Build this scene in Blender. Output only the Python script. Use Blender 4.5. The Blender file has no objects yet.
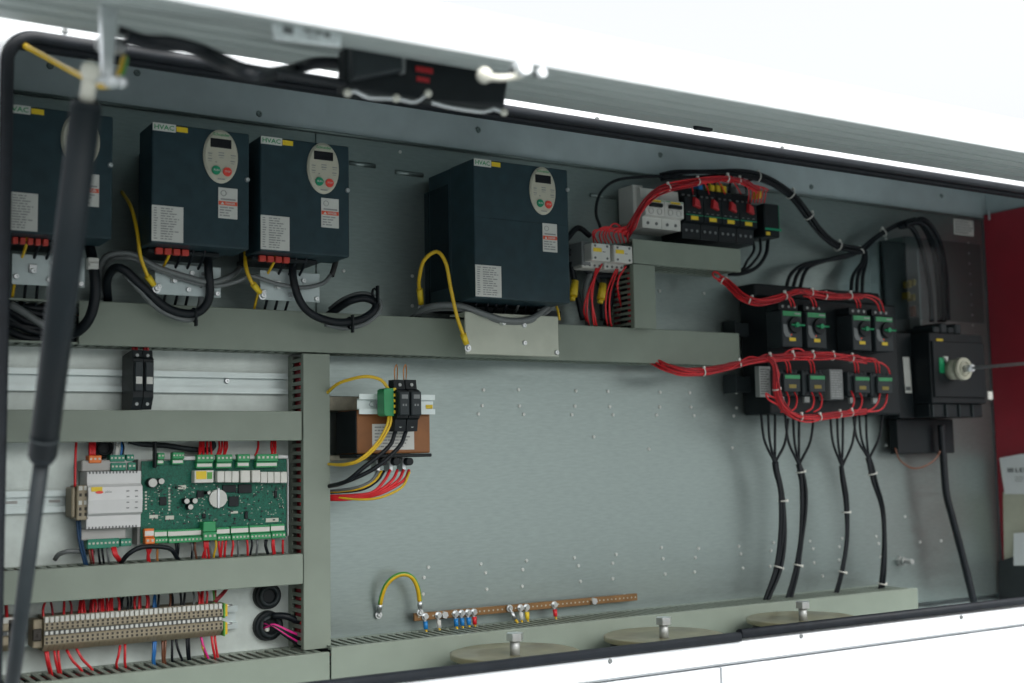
import bpy, bmesh, math, random
from mathutils import Vector, Matrix
random.seed(7)
S = bpy.context.scene
COL = S.collection
V = Vector
# ------------------------------------------------------------------ camera
CZ = 1.45                                   # eye height above the ground
F = 1249.0
yaw, pit, rol = (math.radians(a) for a in (31.89, 5.415, -1.035))
W = V((math.sin(yaw)*math.cos(pit), math.cos(yaw)*math.cos(pit), math.sin(pit)))
r0 = V((math.cos(yaw), -math.sin(yaw), 0)); u0 = r0.cross(W)
RR = math.cos(rol)*r0 + math.sin(rol)*u0
UU = math.cos(rol)*u0 - math.sin(rol)*r0
cam = bpy.data.cameras.new('camera'); cam.sensor_width = 36; cam.lens = F/1024*36
cam.clip_start = .02; cam.clip_end = 500
co = bpy.data.objects.new('camera', cam); COL.objects.link(co)
m = Matrix((RR, UU, -W)).transposed().to_4x4(); m.translation = V((0, 0, CZ)); co.matrix_world = m
S.camera = co
cam.dof.use_dof = True; cam.dof.focus_distance = 1.5; cam.dof.aperture_fstop = 4.4

def at(px, py, Y):                          # measured spot in the photograph -> point on the plane at distance Y
    d = W + RR*((px-512)/F) - UU*((py-341.5)/F)
    d = d*(Y/d.y)
    return V((d.x, d.y, d.z+CZ))
def rect(a, b, c, d, Y):
    p, q = at(a, b, Y), at(c, d, Y)
    return p.x, q.x, q.z, p.z               # x0, x1, z0, z1

YB = 1.43                                   # mounting plate
YD = 1.38                                   # duct covers
YF = 1.15                                   # cabinet front

# ------------------------------------------------------------------ materials
def lin(c): return c/12.92 if c <= .04045 else ((c+.055)/1.055)**2.4
def hexc(s): return tuple(lin(int(s[i:i+2], 16)/255) for i in (0, 2, 4))
MATS = {}
def mat(name, col, rough=.5, metal=0, var=.12, scale=60, bump=.0, bscale=300, spec=.5, stretch=None, dust=0):
    if name in MATS: return MATS[name]
    M = bpy.data.materials.new(name); M.use_nodes = True
    nt = M.node_tree; b = nt.nodes['Principled BSDF']
    if isinstance(col, str): col = hexc(col)
    b.inputs['Roughness'].default_value = rough; b.inputs['Metallic'].default_value = metal
    b.inputs['Specular IOR Level'].default_value = spec
    tc = nt.nodes.new('ShaderNodeTexCoord'); mp = nt.nodes.new('ShaderNodeMapping')
    nt.links.new(tc.outputs['Object'], mp.inputs['Vector'])
    if stretch: mp.inputs['Scale'].default_value = stretch
    n = nt.nodes.new('ShaderNodeTexNoise'); n.inputs['Scale'].default_value = scale; n.inputs['Detail'].default_value = 5
    nt.links.new(mp.outputs['Vector'], n.inputs['Vector'])
    rp = nt.nodes.new('ShaderNodeValToRGB')
    rp.color_ramp.elements[0].position = .3; rp.color_ramp.elements[1].position = .7
    rp.color_ramp.elements[0].color = (*[c*(1-var) for c in col], 1)
    rp.color_ramp.elements[1].color = (*[min(1, c*(1+var)) for c in col], 1)
    nt.links.new(n.outputs['Fac'], rp.inputs['Fac']); nt.links.new(rp.outputs['Color'], b.inputs['Base Color'])
    mr = nt.nodes.new('ShaderNodeMapRange'); mr.inputs['To Min'].default_value = max(.02, rough-.08); mr.inputs['To Max'].default_value = min(1, rough+.1)
    n2 = nt.nodes.new('ShaderNodeTexNoise'); n2.inputs['Scale'].default_value = scale*.35; n2.inputs['Detail'].default_value = 4
    nt.links.new(mp.outputs['Vector'], n2.inputs['Vector'])
    nt.links.new(n2.outputs['Fac'], mr.inputs['Value']); nt.links.new(mr.outputs['Result'], b.inputs['Roughness'])
    if bump:
        n3 = nt.nodes.new('ShaderNodeTexNoise'); n3.inputs['Scale'].default_value = bscale; n3.inputs['Detail'].default_value = 3
        nt.links.new(mp.outputs['Vector'], n3.inputs['Vector'])
        bp = nt.nodes.new('ShaderNodeBump'); bp.inputs['Strength'].default_value = bump; bp.inputs['Distance'].default_value = .001
        nt.links.new(n3.outputs['Fac'], bp.inputs['Height']); nt.links.new(bp.outputs['Normal'], b.inputs['Normal'])
    MATS[name] = M; return M
m_white = mat('white_paint', (.62, .65, .67), .35, 0, .02, 20, .05, 400)
m_lid = mat('lid_inner_paint', (.39, .44, .425), .5, 0, .04, 15, .05, 500)
m_plate = mat('galvanised_plate', (.265, .320, .308), .36, .85, .06, 70, .08, 260, stretch=(1, 1, 6))
m_plate2 = mat('bright_galvanised_plate', (.50, .56, .53), .42, .5, .06, 90, .10, 220)
m_wallg = mat('cabinet_inner_paint', (.46, .54, .55), .5, .15, .08, 25, .06, 300)
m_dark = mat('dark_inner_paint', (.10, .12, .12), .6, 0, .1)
m_red_w = mat('red_panel_paint', (.27, .015, .028), .4, 0, .08, 20, .04, 300)
m_rub = mat('black_rubber', (.009, .012, .016), .55, 0, .2, 80, spec=.25)
m_duct = mat('duct_grey_plastic', (.205, .245, .200), .5, 0, .05, 25, .04, 500)
m_drive = mat('drive_navy_plastic', (.014, .036, .045), .5, 0, .15, 60, .12, 900, spec=.35)
m_drive_s = mat('drive_body_plastic', (.007, .018, .023), .55, 0, .15, 60, .1, 900, spec=.3)
m_cream = mat('keypad_cream', (.46, .45, .36), .45, 0, .04)
m_lab = mat('label_paper', (.55, .56, .52), .6, 0, .04)
m_lab_d = mat('label_silver', (.28, .30, .29), .45, .3, .06)
m_ink = mat('label_ink', (.10, .11, .11), .7, 0, .1)
m_ink_l = mat('label_faint_ink', (.26, .27, .26), .7, 0, .1)
m_green_t = mat('green_print', (.01, .24, .08), .5)
m_lcd = mat('lcd_black', (.01, .011, .014), .2)
m_grn_b = mat('green_button', (.0, .25, .12), .4)
m_red_b = mat('red_button', (.75, .06, .04), .4)
m_tc = mat('terminal_cover_red', (.50, .045, .03), .5)
m_orng = mat('orange_red_print', (.65, .09, .04), .5)
m_yel = mat('yellow_tag', (.72, .52, .02), .5, 0, .06)
m_ywire = mat('yellow_insulation', (.65, .42, .015), .4, 0, .08)
m_gwire = mat('green_insulation', (.08, .30, .05), .4, 0, .1)
m_rwire = mat('red_insulation', (.62, .018, .025), .38, 0, .1)
m_rwire2 = mat('red_insulation_dull', (.36, .010, .018), .45, 0, .1)
m_dred = mat('dark_red_insulation', (.30, .02, .03), .4, 0, .1)
m_bwire = mat('black_insulation', (.005, .008, .011), .45, 0, .2, spec=.3)
m_grwire = mat('grey_insulation', (.13, .145, .145), .4, 0, .08)
m_blwire = mat('blue_insulation', (.02, .15, .42), .4, 0, .1)
m_pink = mat('pink_insulation', (.65, .02, .22), .4, 0, .1)
m_brw = mat('brown_insulation', (.16, .06, .03), .4, 0, .1)
m_orw = mat('orange_insulation', (.55, .22, .06), .4, 0, .1)
m_tie = mat('cable_tie_nylon', (.62, .62, .57), .4, 0, .05)
m_scr = mat('bright_screw', (.66, .68, .66), .32, .45, .05)
m_stud = mat('dull_zinc', (.36, .38, .37), .5, .5, .15, 200)
m_zinc = mat('zinc_steel', (.62, .65, .66), .3, .85, .08, 90)
m_rail = mat('din_rail_zinc', (.50, .57, .56), .36, .55, .05, 50)
m_emc = mat('emc_plate_zinc', (.43, .50, .50), .42, .35, .06, 60, .06, 300)
m_emc2 = mat('cover_plate_zinc', (.40, .43, .36), .45, .3, .05, 60, .06, 300)
m_blk = mat('black_plastic', (.007, .011, .013), .5, 0, .15, 60, .05, 900, spec=.28)
m_blk2 = mat('charcoal_plastic', (.022, .030, .033), .5, 0, .12, spec=.3)
m_gry = mat('grey_plastic', (.17, .185, .185), .5, 0, .08)
m_wht = mat('white_plastic', (.56, .57, .53), .45, 0, .04)
m_mod = mat('module_white', (.60, .61, .60), .42, 0, .03)
m_modg = mat('module_grey', (.40, .40, .38), .5, 0, .04)
m_tgrn = mat('connector_green', (.02, .26, .09), .42, 0, .08)
m_tgrd = mat('connector_teal', (.01, .20, .12), .42, 0, .08)
m_org = mat('connector_orange', (.72, .17, .02), .45, 0, .05)
m_bei = mat('terminal_beige', (.29, .25, .17), .5, 0, .08)
m_beid = mat('terminal_hole', (.03, .026, .02), .6)
m_pcb = mat('pcb_green', (.003, .105, .066), .4, 0, .5, 700, spec=.3)
m_cop = mat('pcb_pad', (.45, .47, .40), .4, .4, .1)
m_relay = mat('relay_white', (.62, .62, .57), .45, 0, .03)
m_brown = mat('transformer_brown', (.23, .085, .020), .5, 0, .14, 50, .08, 200)
m_core = mat('transformer_core', (.22, .21, .16), .45, .5, .35, 60)
m_copper = mat('busbar_copper', (.23, .125, .05), .4, .6, .15, 60)
m_disc = mat('passivated_disc', (.22, .205, .125), .38, .5, .3, 25)
m_tape = mat('black_tape', (.02, .02, .02), .6)
m_gkn = mat('green_lever', (.0, .24, .09), .45)
m_rtog = mat('red_toggle', (.42, .02, .025), .4)
m_blue = mat('blue_sleeve', (.01, .20, .52), .45)
m_paper = mat('paper_sheet', (.62, .64, .64), .7, 0, .03)
m_card = mat('beige_card', (.42, .42, .33), .7, 0, .04)
m_pock = mat('pocket_black', (.018, .022, .024), .4)
m_ballw = mat('ball_socket_cream', (.58, .58, .50), .4, 0, .04)
m_tubeb = mat('strut_black_paint', (.008, .013, .016), .5, 0, .1, 40, spec=.2)
m_rodb = mat('strut_rod', (.018, .024, .027), .5, 0, .1, spec=.2)
m_grn_d = mat('bounce_ground', (.15, .165, .17), .9, 0, .12, 3, .2, 40)

# ------------------------------------------------------------------ mesh builder
STRIPE = (1, 2, 3)
ORG = {}                                    # world origin of each object
class MB:
    def __init__(s): s.bm = bmesh.new(); s.mats = []; s.mi = 0
    def use(s, m):
        if m not in s.mats: s.mats.append(m)
        s.mi = s.mats.index(m); return s
    def _fin(s, faces):
        for f in faces: f.material_index = s.mi
    def box(s, x0, x1, y0, y1, z0, z1, bev=0, seg=1):
        x0, x1 = sorted((x0, x1)); y0, y1 = sorted((y0, y1)); z0, z1 = sorted((z0, z1))
        vs = [s.bm.verts.new(p) for p in ((x0,y0,z0),(x1,y0,z0),(x1,y1,z0),(x0,y1,z0),(x0,y0,z1),(x1,y0,z1),(x1,y1,z1),(x0,y1,z1))]
        fs = [s.bm.faces.new([vs[i] for i in q]) for q in ((0,3,2,1),(4,5,6,7),(0,1,5,4),(1,2,6,5),(2,3,7,6),(3,0,4,7))]
        s._fin(fs)
        if bev:
            bev = min(bev, .45*min(x1-x0, y1-y0, z1-z0))
            es = {e for f in fs for e in f.edges}
            r = bmesh.ops.bevel(s.bm, geom=list(es), offset=bev, segments=seg, affect='EDGES', profile=.5)
            s._fin(r['faces'])
        return s
    def prism(s, poly, y0, y1, bev=0):      # poly of (x, z), extruded along y
        if sum(a[0]*b[1]-b[0]*a[1] for a, b in zip(poly, poly[1:]+poly[:1])) < 0: poly = poly[::-1]
        a = [s.bm.verts.new((x, y0, z)) for x, z in poly]; b = [s.bm.verts.new((x, y1, z)) for x, z in poly]
        fs = [s.bm.faces.new(a), s.bm.faces.new(b[::-1])]
        n = len(poly)
        for i in range(n): fs.append(s.bm.faces.new((a[i], b[i], b[(i+1) % n], a[(i+1) % n])))
        s._fin(fs)
        if bev:
            es = {e for f in fs[:1] for e in f.edges}
            r = bmesh.ops.bevel(s.bm, geom=list(es), offset=bev, segments=2, affect='EDGES', profile=.5); s._fin(r['faces'])
        return s
    def xprism(s, poly, x0, x1):            # poly of (y, z), extruded along x
        if sum(a[0]*b[1]-b[0]*a[1] for a, b in zip(poly, poly[1:]+poly[:1])) < 0: poly = poly[::-1]
        a = [s.bm.verts.new((x0, y, z)) for y, z in poly]; b = [s.bm.verts.new((x1, y, z)) for y, z in poly]
        fs = [s.bm.faces.new(a[::-1]), s.bm.faces.new(b)]
        n = len(poly)
        for i in range(n): fs.append(s.bm.faces.new((a[i], a[(i+1) % n], b[(i+1) % n], b[i])))
        s._fin(fs); return s
    def cyl(s, p, q, r, seg=16, r2=None, smooth=True):
        p, q = V(p), V(q); d = (q-p).normalized()
        a = d.orthogonal().normalized(); b = d.cross(a); r2 = r if r2 is None else r2
        A = [s.bm.verts.new(p+(a*math.cos(t)+b*math.sin(t))*r) for t in [2*math.pi*i/seg for i in range(seg)]]
        B = [s.bm.verts.new(q+(a*math.cos(t)+b*math.sin(t))*r2) for t in [2*math.pi*i/seg for i in range(seg)]]
        fs = [s.bm.faces.new(A[::-1]), s.bm.faces.new(B)]
        for i in range(seg):
            f = s.bm.faces.new((A[i], A[(i+1) % seg], B[(i+1) % seg], B[i])); f.smooth = smooth; fs.append(f)
        s._fin(fs); return s
    def ell(s, c, rx, rz, y1, seg=36, bev=.002):      # oval plate facing -y, from c.y back to y1
        rings = []
        for k, (yy, sc) in enumerate(((y1, 1), (c[1]+bev, 1), (c[1], 1-bev/rx))):
            rings.append([s.bm.verts.new((c[0]+rx*sc*math.cos(2*math.pi*i/seg), yy, c[2]+rz*sc*math.sin(2*math.pi*i/seg))) for i in range(seg)])
        fs = [s.bm.faces.new(rings[2])]
        for A, B in zip(rings, rings[1:]):
            for i in range(seg):
                f = s.bm.faces.new((A[i], A[(i+1) % seg], B[(i+1) % seg], B[i])); fs.append(f)
        s._fin(fs); return s
    def ball(s, c, r, seg=14):
        rr = bmesh.ops.create_uvsphere(s.bm, u_segments=seg, v_segments=seg//2+2, radius=r, matrix=Matrix.Translation(V(c)))
        fs = {f for v in rr['verts'] for f in v.link_faces}
        for f in fs: f.smooth = True
        s._fin(fs); return s
    def dome(s, c, r, h, seg=10):           # low screw head facing -y with a slot hint
        prev = None
        for rr, dy in ((r, 0), (r, -.4*h), (r*.75, -h), (r*.38, -h), (r*.3, -.5*h)):
            ring = [s.bm.verts.new((c[0]+rr*math.cos(2*math.pi*i/seg), c[1]+dy, c[2]+rr*math.sin(2*math.pi*i/seg))) for i in range(seg)]
            if prev:
                fs = [s.bm.faces.new((prev[i], prev[(i+1) % seg], ring[(i+1) % seg], ring[i])) for i in range(seg)]
                s._fin(fs)
            prev = ring
        s._fin([s.bm.faces.new(prev)]); return s
    def tube(s, pts, r, seg=8, stripe=None, cap=True):
        P = spline(pts); n = len(P)
        T = [(P[min(i+1, n-1)]-P[max(i-1, 0)]).normalized() for i in range(n)]
        a = T[0].orthogonal().normalized(); prev = None; first = None
        for i in range(n):
            a = (a - T[i]*a.dot(T[i]))
            a = a.normalized() if a.length > 1e-6 else T[i].orthogonal().normalized()
            b = T[i].cross(a)
            ring = [s.bm.verts.new(P[i]+(a*math.cos(2*math.pi*k/seg)+b*math.sin(2*math.pi*k/seg))*r) for k in range(seg)]
            if prev:
                for k in range(seg):
                    f = s.bm.faces.new((prev[k], prev[(k+1) % seg], ring[(k+1) % seg], ring[k])); f.smooth = True
                    f.material_index = s.mi
                    if stripe is not None and k in STRIPE: f.material_index = stripe
            else: first = ring
            prev = ring
        if cap: s._fin([s.bm.faces.new(first[::-1]), s.bm.faces.new(prev)])
        return s
    def ring(s, c, axis, R, r, seg=14, ss=6):       # torus
        axis = V(axis).normalized(); a = axis.orthogonal().normalized(); b = axis.cross(a); c = V(c); rings = []
        for i in range(seg):
            t = 2*math.pi*i/seg; d = a*math.cos(t)+b*math.sin(t)
            rings.append([s.bm.verts.new(c+d*(R+r*math.cos(2*math.pi*k/ss))+axis*(r*1.6*math.sin(2*math.pi*k/ss))) for k in range(ss)])
        for i in range(seg):
            A, B = rings[i], rings[(i+1) % seg]
            for k in range(ss):
                f = s.bm.faces.new((A[k], A[(k+1) % ss], B[(k+1) % ss], B[k])); f.smooth = True; f.material_index = s.mi
        return s
    def build(s, name, m=None, parent=None, label=None, cat=None, group=None, kind=None):
        bmesh.ops.recalc_face_normals(s.bm, faces=s.bm.faces)
        if parent is not None: o0 = ORG[parent]
        else:
            xs = [v.co for v in s.bm.verts]
            lo = V([min(c[i] for c in xs) for i in range(3)]); hi = V([max(c[i] for c in xs) for i in range(3)])
            o0 = V(((lo.x+hi.x)/2, (lo.y+hi.y)/2, lo.z))
        bmesh.ops.translate(s.bm, verts=s.bm.verts, vec=-o0)
        me = bpy.data.meshes.new(name); s.bm.to_mesh(me); s.bm.free()
        for x in ([m] if m else s.mats): me.materials.append(x)
        o = bpy.data.objects.new(name, me); COL.objects.link(o); ORG[o] = o0.copy()
        if parent is not None: o.parent = parent
        else: o.location = o0
        tag(o, label, cat, group, kind)
        return o
def tag(o, label=None, cat=None, group=None, kind=None):
    for k, v in (('label', label), ('category', cat), ('group', group), ('kind', kind)):
        if v: o[k] = v
    return o
def thing(name, loc, label, cat, group=None):
    o = bpy.data.objects.new(name, None); o.empty_display_size = .02; COL.objects.link(o)
    o.location = V(loc); ORG[o] = V(loc)
    return tag(o, label, cat, group)
def clone(o, delta, label=None, group=None, parent=None):
    c = o.copy(); COL.objects.link(c); c.parent = parent
    if parent is None: c.location = o.location + V(delta)
    ORG[c] = ORG[o] + V(delta)
    if label: c['label'] = label
    if group: c['group'] = group
    for ch in list(o.children): clone(ch, delta, parent=c)
    return c
def spline(pts, step=.004):
    P = [V(p) for p in pts]
    if len(P) == 2: return P
    out = []; Q = [2*P[0]-P[1]]+P+[2*P[-1]-P[-2]]
    for i in range(1, len(Q)-2):
        a, b, c, d = Q[i-1:i+3]; n = max(2, min(12, int((c-b).length/step)))
        for k in range(n):
            t = k/n
            out.append(.5*((2*b)+(c-a)*t+(2*a-5*b+4*c-d)*t*t+(3*b-a-3*c+d)*t**3))
    out.append(P[-1]); return out
def pth(*q, Y=None): return [at(p[0], p[1], p[2] if len(p) > 2 else Y) for p in q]
def wire(name, pts, r, m, label, cat, group=None, parent=None, seg=8, stripe=None):
    b = MB(); b.use(m); si = None
    if stripe: b.use(stripe); b.use(m); si = 1
    b.tube(pts, r, seg, si)
    return b.build(name, None, parent, label, cat, group)
def shift(pts, d, j=0):
    return [p+V(d)+V((random.uniform(-j, j), random.uniform(-j, j), random.uniform(-j, j))) for p in pts]
TXT = {}
def text(s, h, c, m, parent, name='lettering', wmax=None, depth=.0002):
    """flat raised lettering centred on c, facing -y"""
    if s not in TXT:
        cu = bpy.data.curves.new('t', 'FONT'); cu.body = s; cu.align_x = 'CENTER'; cu.align_y = 'CENTER'; cu.size = 1; cu.offset = .018; cu.resolution_u = 2
        o = bpy.data.objects.new('t', cu); COL.objects.link(o)
        dg = bpy.context.evaluated_depsgraph_get()
        me = bpy.data.meshes.new_from_object(o.evaluated_get(dg)); bpy.data.objects.remove(o); TXT[s] = me
    me = TXT[s].copy(); me.materials.clear(); me.materials.append(m); me.name = name
    xs = [v.co.x for v in me.vertices]; ys = [v.co.y for v in me.vertices]
    cx, cy = (min(xs)+max(xs))/2, (min(ys)+max(ys))/2; k = h/(max(ys)-min(ys)); kx = k
    if wmax: kx = wmax/(max(xs)-min(xs))
    for v in me.vertices:
        x, y = (v.co.x-cx)*kx, (v.co.y-cy)*k; p = V((c[0]+x, c[1], c[2]+y))-ORG[parent]; v.co = p
    o = bpy.data.objects.new(name, me); COL.objects.link(o); o.parent = parent; ORG[o] = ORG[parent]
    return o
def inklines(b, x0, x1, z0, z1, n, y, col2=None, thick=.45):
    for i in range(n):
        z = z1-(z1-z0)*(i+.5)/n; h = (z1-z0)/n*thick/2; x = x0
        end = x0+(x1-x0)*random.uniform(.6, 1)
        while x < end-.001:
            L = min(random.uniform(.002, .009), end-x); b.box(x, x+L, y-.0002, y+.0003, z-h, z+h); x += L+.0012

# ------------------------------------------------------------------ light
SUN_EL, SUN_AZ = math.radians(54), math.radians(168)      # azimuth clockwise from +y
wd = bpy.data.worlds.new('World'); S.world = wd; wd.use_nodes = True
nt = wd.node_tree; bg = nt.nodes['Background']
sk = nt.nodes.new('ShaderNodeTexSky'); sk.sky_type = 'NISHITA'; sk.sun_disc = False
sk.sun_elevation = SUN_EL; sk.sun_rotation = SUN_AZ; sk.air_density = 1.0; sk.dust_density = 8.0; sk.ozone_density = 1.0
hs_ = nt.nodes.new('ShaderNodeHueSaturation'); hs_.inputs['Saturation'].default_value = .15
nt.links.new(sk.outputs[0], hs_.inputs['Color']); nt.links.new(hs_.outputs[0], bg.inputs[0]); bg.inputs[1].default_value = .15
sl = bpy.data.lights.new('sun', 'SUN'); sl.energy = .5; sl.angle = math.radians(45); sl.color = (1, .97, .92)
so = bpy.data.objects.new('sun', sl); COL.objects.link(so)
sd = V((math.sin(SUN_AZ)*math.cos(SUN_EL), math.cos(SUN_AZ)*math.cos(SUN_EL), math.sin(SUN_EL)))
so.rotation_euler = sd.to_track_quat('Z', 'Y').to_euler(); so.location = (0, -3, 5)
S.view_settings.view_transform = 'Standard'; S.view_settings.look = 'None'; S.view_settings.exposure = 1.4; S.view_settings.gamma = 1
b = MB(); b.box(-40, 40, -40, 40, -.3, 0); b.build('ground', m_grn_d, None, kind='structure')  # unseen ground slab, added to bounce daylight up under the lid

# ------------------------------------------------------------------ cabinet
XL = at(4, 120, YF).x; XR = at(982, 214, YB).x
zt = at(639, 129, YF).z; zb = at(660, 648, YF).z
cab = thing('control_cabinet', ((XL+XR)/2, 1.3, zb-.06), 'white outdoor control cabinet with galvanised inside and raised lid', 'control cabinet')
zbend = at(400, 143.8, YB).z
zhd = CZ+(zt-CZ)*1.46/1.15+.018
xs_split = at(317, 500, YB).x
b = MB(); b.box(XL-.06, XR+.03, YB+.03, YB+.045, zb-.04, zhd+.012); b.build('rear_wall', m_wallg, cab)
b = MB(); b.box(xs_split, XR-.002, YB, YB+.003, zb-.03, zbend, .0008)
plate = b.build('mounting_plate', m_plate, cab)
b = MB(); b.box(XL-.05, xs_split-.0006, YB, YB+.003, zb-.03, at(100, 325, YB).z, .0008)
plate2 = b.build('mounting_plate', m_plate2, cab); plate2['label'] = 'brighter galvanised plate behind the left compartments'
b = MB(); b.box(XL-.05, xs_split-.0006, YB, YB+.003, at(100, 325, YB).z+.0006, zbend, .0008)
b.build('mounting_plate', m_plate, cab)
# folded lip along the top of the plate, header above it
b = MB(); b.box(XL-.05, XR-.002, YB-.008, YB-.0005, zbend, zbend+.0022, .001)
b.build('plate_lip', m_plate, cab)
b = MB(); b.box(XL-.05, XR+.0115, YB-.0005, YB+.01, zbend+.003, zhd); hd = b.build('header_panel', m_wallg, cab)
b = MB()
for px, py in ((137, 73), (259, 114), (478, 130), (660, 155), (811, 187), (941, 196), (50, 66)): b.dome(at(px, py, YB), .0042, .0026)
b.build('rivet', m_plate, hd)
b = MB(); b.xprism([(YF+.031, zt+.016), (YF+.031, zt+.024), (YB+.03, zhd+.011), (YB+.03, zhd+.003)], XL-.06, XR+.2); b.build('roof_panel', m_wallg, cab)
b = MB(); b.box(XL-.08, XR+.03, YF+.012, YB+.03, zb-.05, zb-.04); b.build('floor_panel', m_wallg, cab)
def sidewall(xa, xb, mm): b = MB(); b.xprism([(YF+.031, zb-.04), (YB+.029, zb-.04), (YB+.029, zhd+.002), (YF+.031, zt+.015)], xa, xb); b.build('side_wall', mm, cab)
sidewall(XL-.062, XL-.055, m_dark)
sidewall(XR+.012, XR+.024, m_wallg)
zr = at(982, 215, YB).z
b = MB(); b.box(XR, XR+.009, YF+.03, YB-.001, zb-.03, zr, .002)
redp = b.build('side_panel', m_red_w, cab); redp['label'] = 'dark red painted panel at the right end'
b = MB(); b.box(XR-.003, XR-.0005, YB-.018, YB-.014, zr-.012, zr+.006, .001); b.build('clip', m_zinc, redp)
# screws on the plate
SC = [(62,43),(58,103),(46,137),(188,45),(195,105),(208,137),(394,48),(392,106),(380,138),(510,50),(515,107),(528,140),(695,50),(695,110),(684,142),(132,224),(350,272),(678,267)]
pts = [(560+x*.2539, 380+y*.2539) for x, y in SC]
pts += [(310+x*.2539, 360+y*.2539) for x, y in ((683,118),(678,180),(663,213),(821,117),(824,181),(841,214))]
pts += [(360+x*.293, 540+y*.293) for x, y in ((233,93),(218,128),(215,185),(412,82),(428,111),(432,168),(568,70),(555,101),(553,158),(731,60),(745,88),(752,141),(874,49),(862,79),(862,132))]
pts += [(600+x*.414, 540+y*.414) for x, y in ((148,18),(152,45),(157,82),(238,20),(230,42),(228,77),(335,15),(340,33),(345,68))]
pts += [(764+x*.2539, 440+y*.2539) for x, y in ((37,404),(27,435),(24,497),(180,398),(193,428),(197,483),(307,388),(296,420),(295,472),(441,380),(451,408),(458,460),(555,302),(615,402),(697,397),(230,535))]
pts += [(560+x*.2539, 150+y*.2539) for x, y in ((392,555),(567,565))]
pts += [(200+x*.2539, 210+y*.2539) for x, y in ((565,240),(836,260),(836,378))]
pts += [(886, 445), (400, 152), (335, 158), (886, 239)]
b = MB(); p0 = at(*pts[0], YB); b.dome(p0, .0024, .0016, 10)
scr = b.build('screw', m_scr, plate)
for q in pts[1:]:
    c = scr.copy(); COL.objects.link(c); c.parent = plate; p = at(*q, YB); c.location = p-p0; ORG[c] = ORG[plate]+c.location
    c.location.y = 0; k = random.uniform(.75, 1.15)
# embossed slots in the upper plate
for px0, px1, py in ((349, 375, 163), (395, 423, 172), (590, 615, 195)):
    p, q = at(px0, py, YB), at(px1, py+2, YB)
    b = MB(); b.tube([V((p.x, YB, p.z)), V((q.x, YB, p.z))], .0032, 10); b.build('pressed_rib', m_plate, plate)
# stud right of the fourth cable
b = MB(); p = at(899, 561, YB)
b.cyl(p, p+V((0, -.006, 0)), .0085, 6, smooth=False).cyl(p+V((0, -.0064, 0)), p+V((0, -.012, 0)), .0068, 6, smooth=False).cyl(p, p+V((0, -.028, 0)), .0038, 10)
for k in range(7): b.ring(p+V((0, -.0135-k*.002, 0)), (0, 1, 0), .0038, .0005, 12, 5)
b.build('threaded_stud', m_stud, plate)

# white front frame with rounded opening
def loop(x0, x1, z0, z1, r, n=8):
    out = []
    for cx, cz, a0 in ((x1-r, z1-r, 0), (x0+r, z1-r, 90), (x0+r, z0+r, 180), (x1-r, z0+r, 270)):
        for k in range(n+1):
            t = math.radians(a0+90*k/n); out.append((cx+r*math.cos(t), cz+r*math.sin(t)))
    return out
XO1 = XR+.16                                 # right end of the opening, outside the picture
inn = loop(XL, XO1, zb, zt, .028); out = loop(XL-.12, XO1+.1, at(860, 648, YF).z, zt+.028, .004)
inn2 = loop(XL-.004, XO1+.004, zb-.004, zt+.004, .03)
b = MB(); n = len(inn)
LA = [b.bm.verts.new((x, YF+.014, z)) for x, z in inn]; LB = [b.bm.verts.new((x, YF, z)) for x, z in inn2]
mid = [( (a[0]*.12+c[0]*.88), (a[1]*.12+c[1]*.88)) for a, c in zip(inn, out)]
LC = [b.bm.verts.new((x, YF, z)) for x, z in mid]; LD = [b.bm.verts.new((x, YF+.006, z)) for x, z in out]; LE = [b.bm.verts.new((x, YF+.03, z)) for x, z in out]
for A, B in ((LA, LB), (LB, LC), (LC, LD), (LD, LE)):
    for i in range(n):
        f = b.bm.faces.new((A[i], B[i], B[(i+1) % n], A[(i+1) % n])); f.smooth = False
ff = b.build('front_frame', m_white, cab)
b = MB()
for px, py in ((610, 661), (801, 636), (961, 617), (65, 31), (597, 119), (782, 148)): b.dome(at(px, py, YF)-V((0, 0, 0)), .0028, .0018)
b.build('frame_screw', m_gry, ff)
# lower white panels, either side of a seam
zs = at(860, 648, YF).z
xseam = at(722, 675, YF).x
for x0, x1 in ((XL-.12, xseam-.0012), (xseam+.0012, XO1+.1)):
    b = MB(); b.box(x0, x1, YF+.001, YF+.02, zs-.5, zs-.0012, .0015, 2); b.build('lower_panel', m_white, cab)
# rubber edge trim
zj = at(740, 629, YF).x
def trim(pathpts, w, name='edge_trim'):
    b = MB(); b.use(m_rub)
    n = len(pathpts)
    sec = [(-.003, .0072), (-.0042, .004), (-.0042, -.001), (-.003, -.0028), (.006, -.0028), (.008, 0), (.007, .0055), (.002, .0076)]   # (y, inward)
    rows = []
    for i in range(n):
        a, c = pathpts[max(i-1, 0)], pathpts[min(i+1, n-1)]
        tx, tz = c[0]-a[0], c[1]-a[1]; L = math.hypot(tx, tz) or 1; nx, nz = -tz/L, tx/L
        rows.append([b.bm.verts.new((pathpts[i][0]+nx*s*w, YF+y, pathpts[i][1]+nz*s*w)) for y, s in sec])
    for A, B in zip(rows, rows[1:]):
        for k in range(len(sec)):
            f = b.bm.faces.new((A[k], A[(k+1) % len(sec)], B[(k+1) % len(sec)], B[k])); f.smooth = True
    b.bm.faces.new(rows[0]); b.bm.faces.new(rows[-1])
    return b.build(name, m_rub, cab)
L1 = inn[:]                                  # counter-clockwise from the top right
trim(L1[8:27] + [(zj-.001, zb)], 1.0)
trim([(zj, zb+.003), (XO1-.03, zb+.003)], 1.0)

b = MB(); b.box(XL+.004, XO1-.01, YF+.0085, YF+.022, zt-.0098, zt-.0005, .003, 2); b.build('foam_seal', m_rub, cab)
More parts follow.
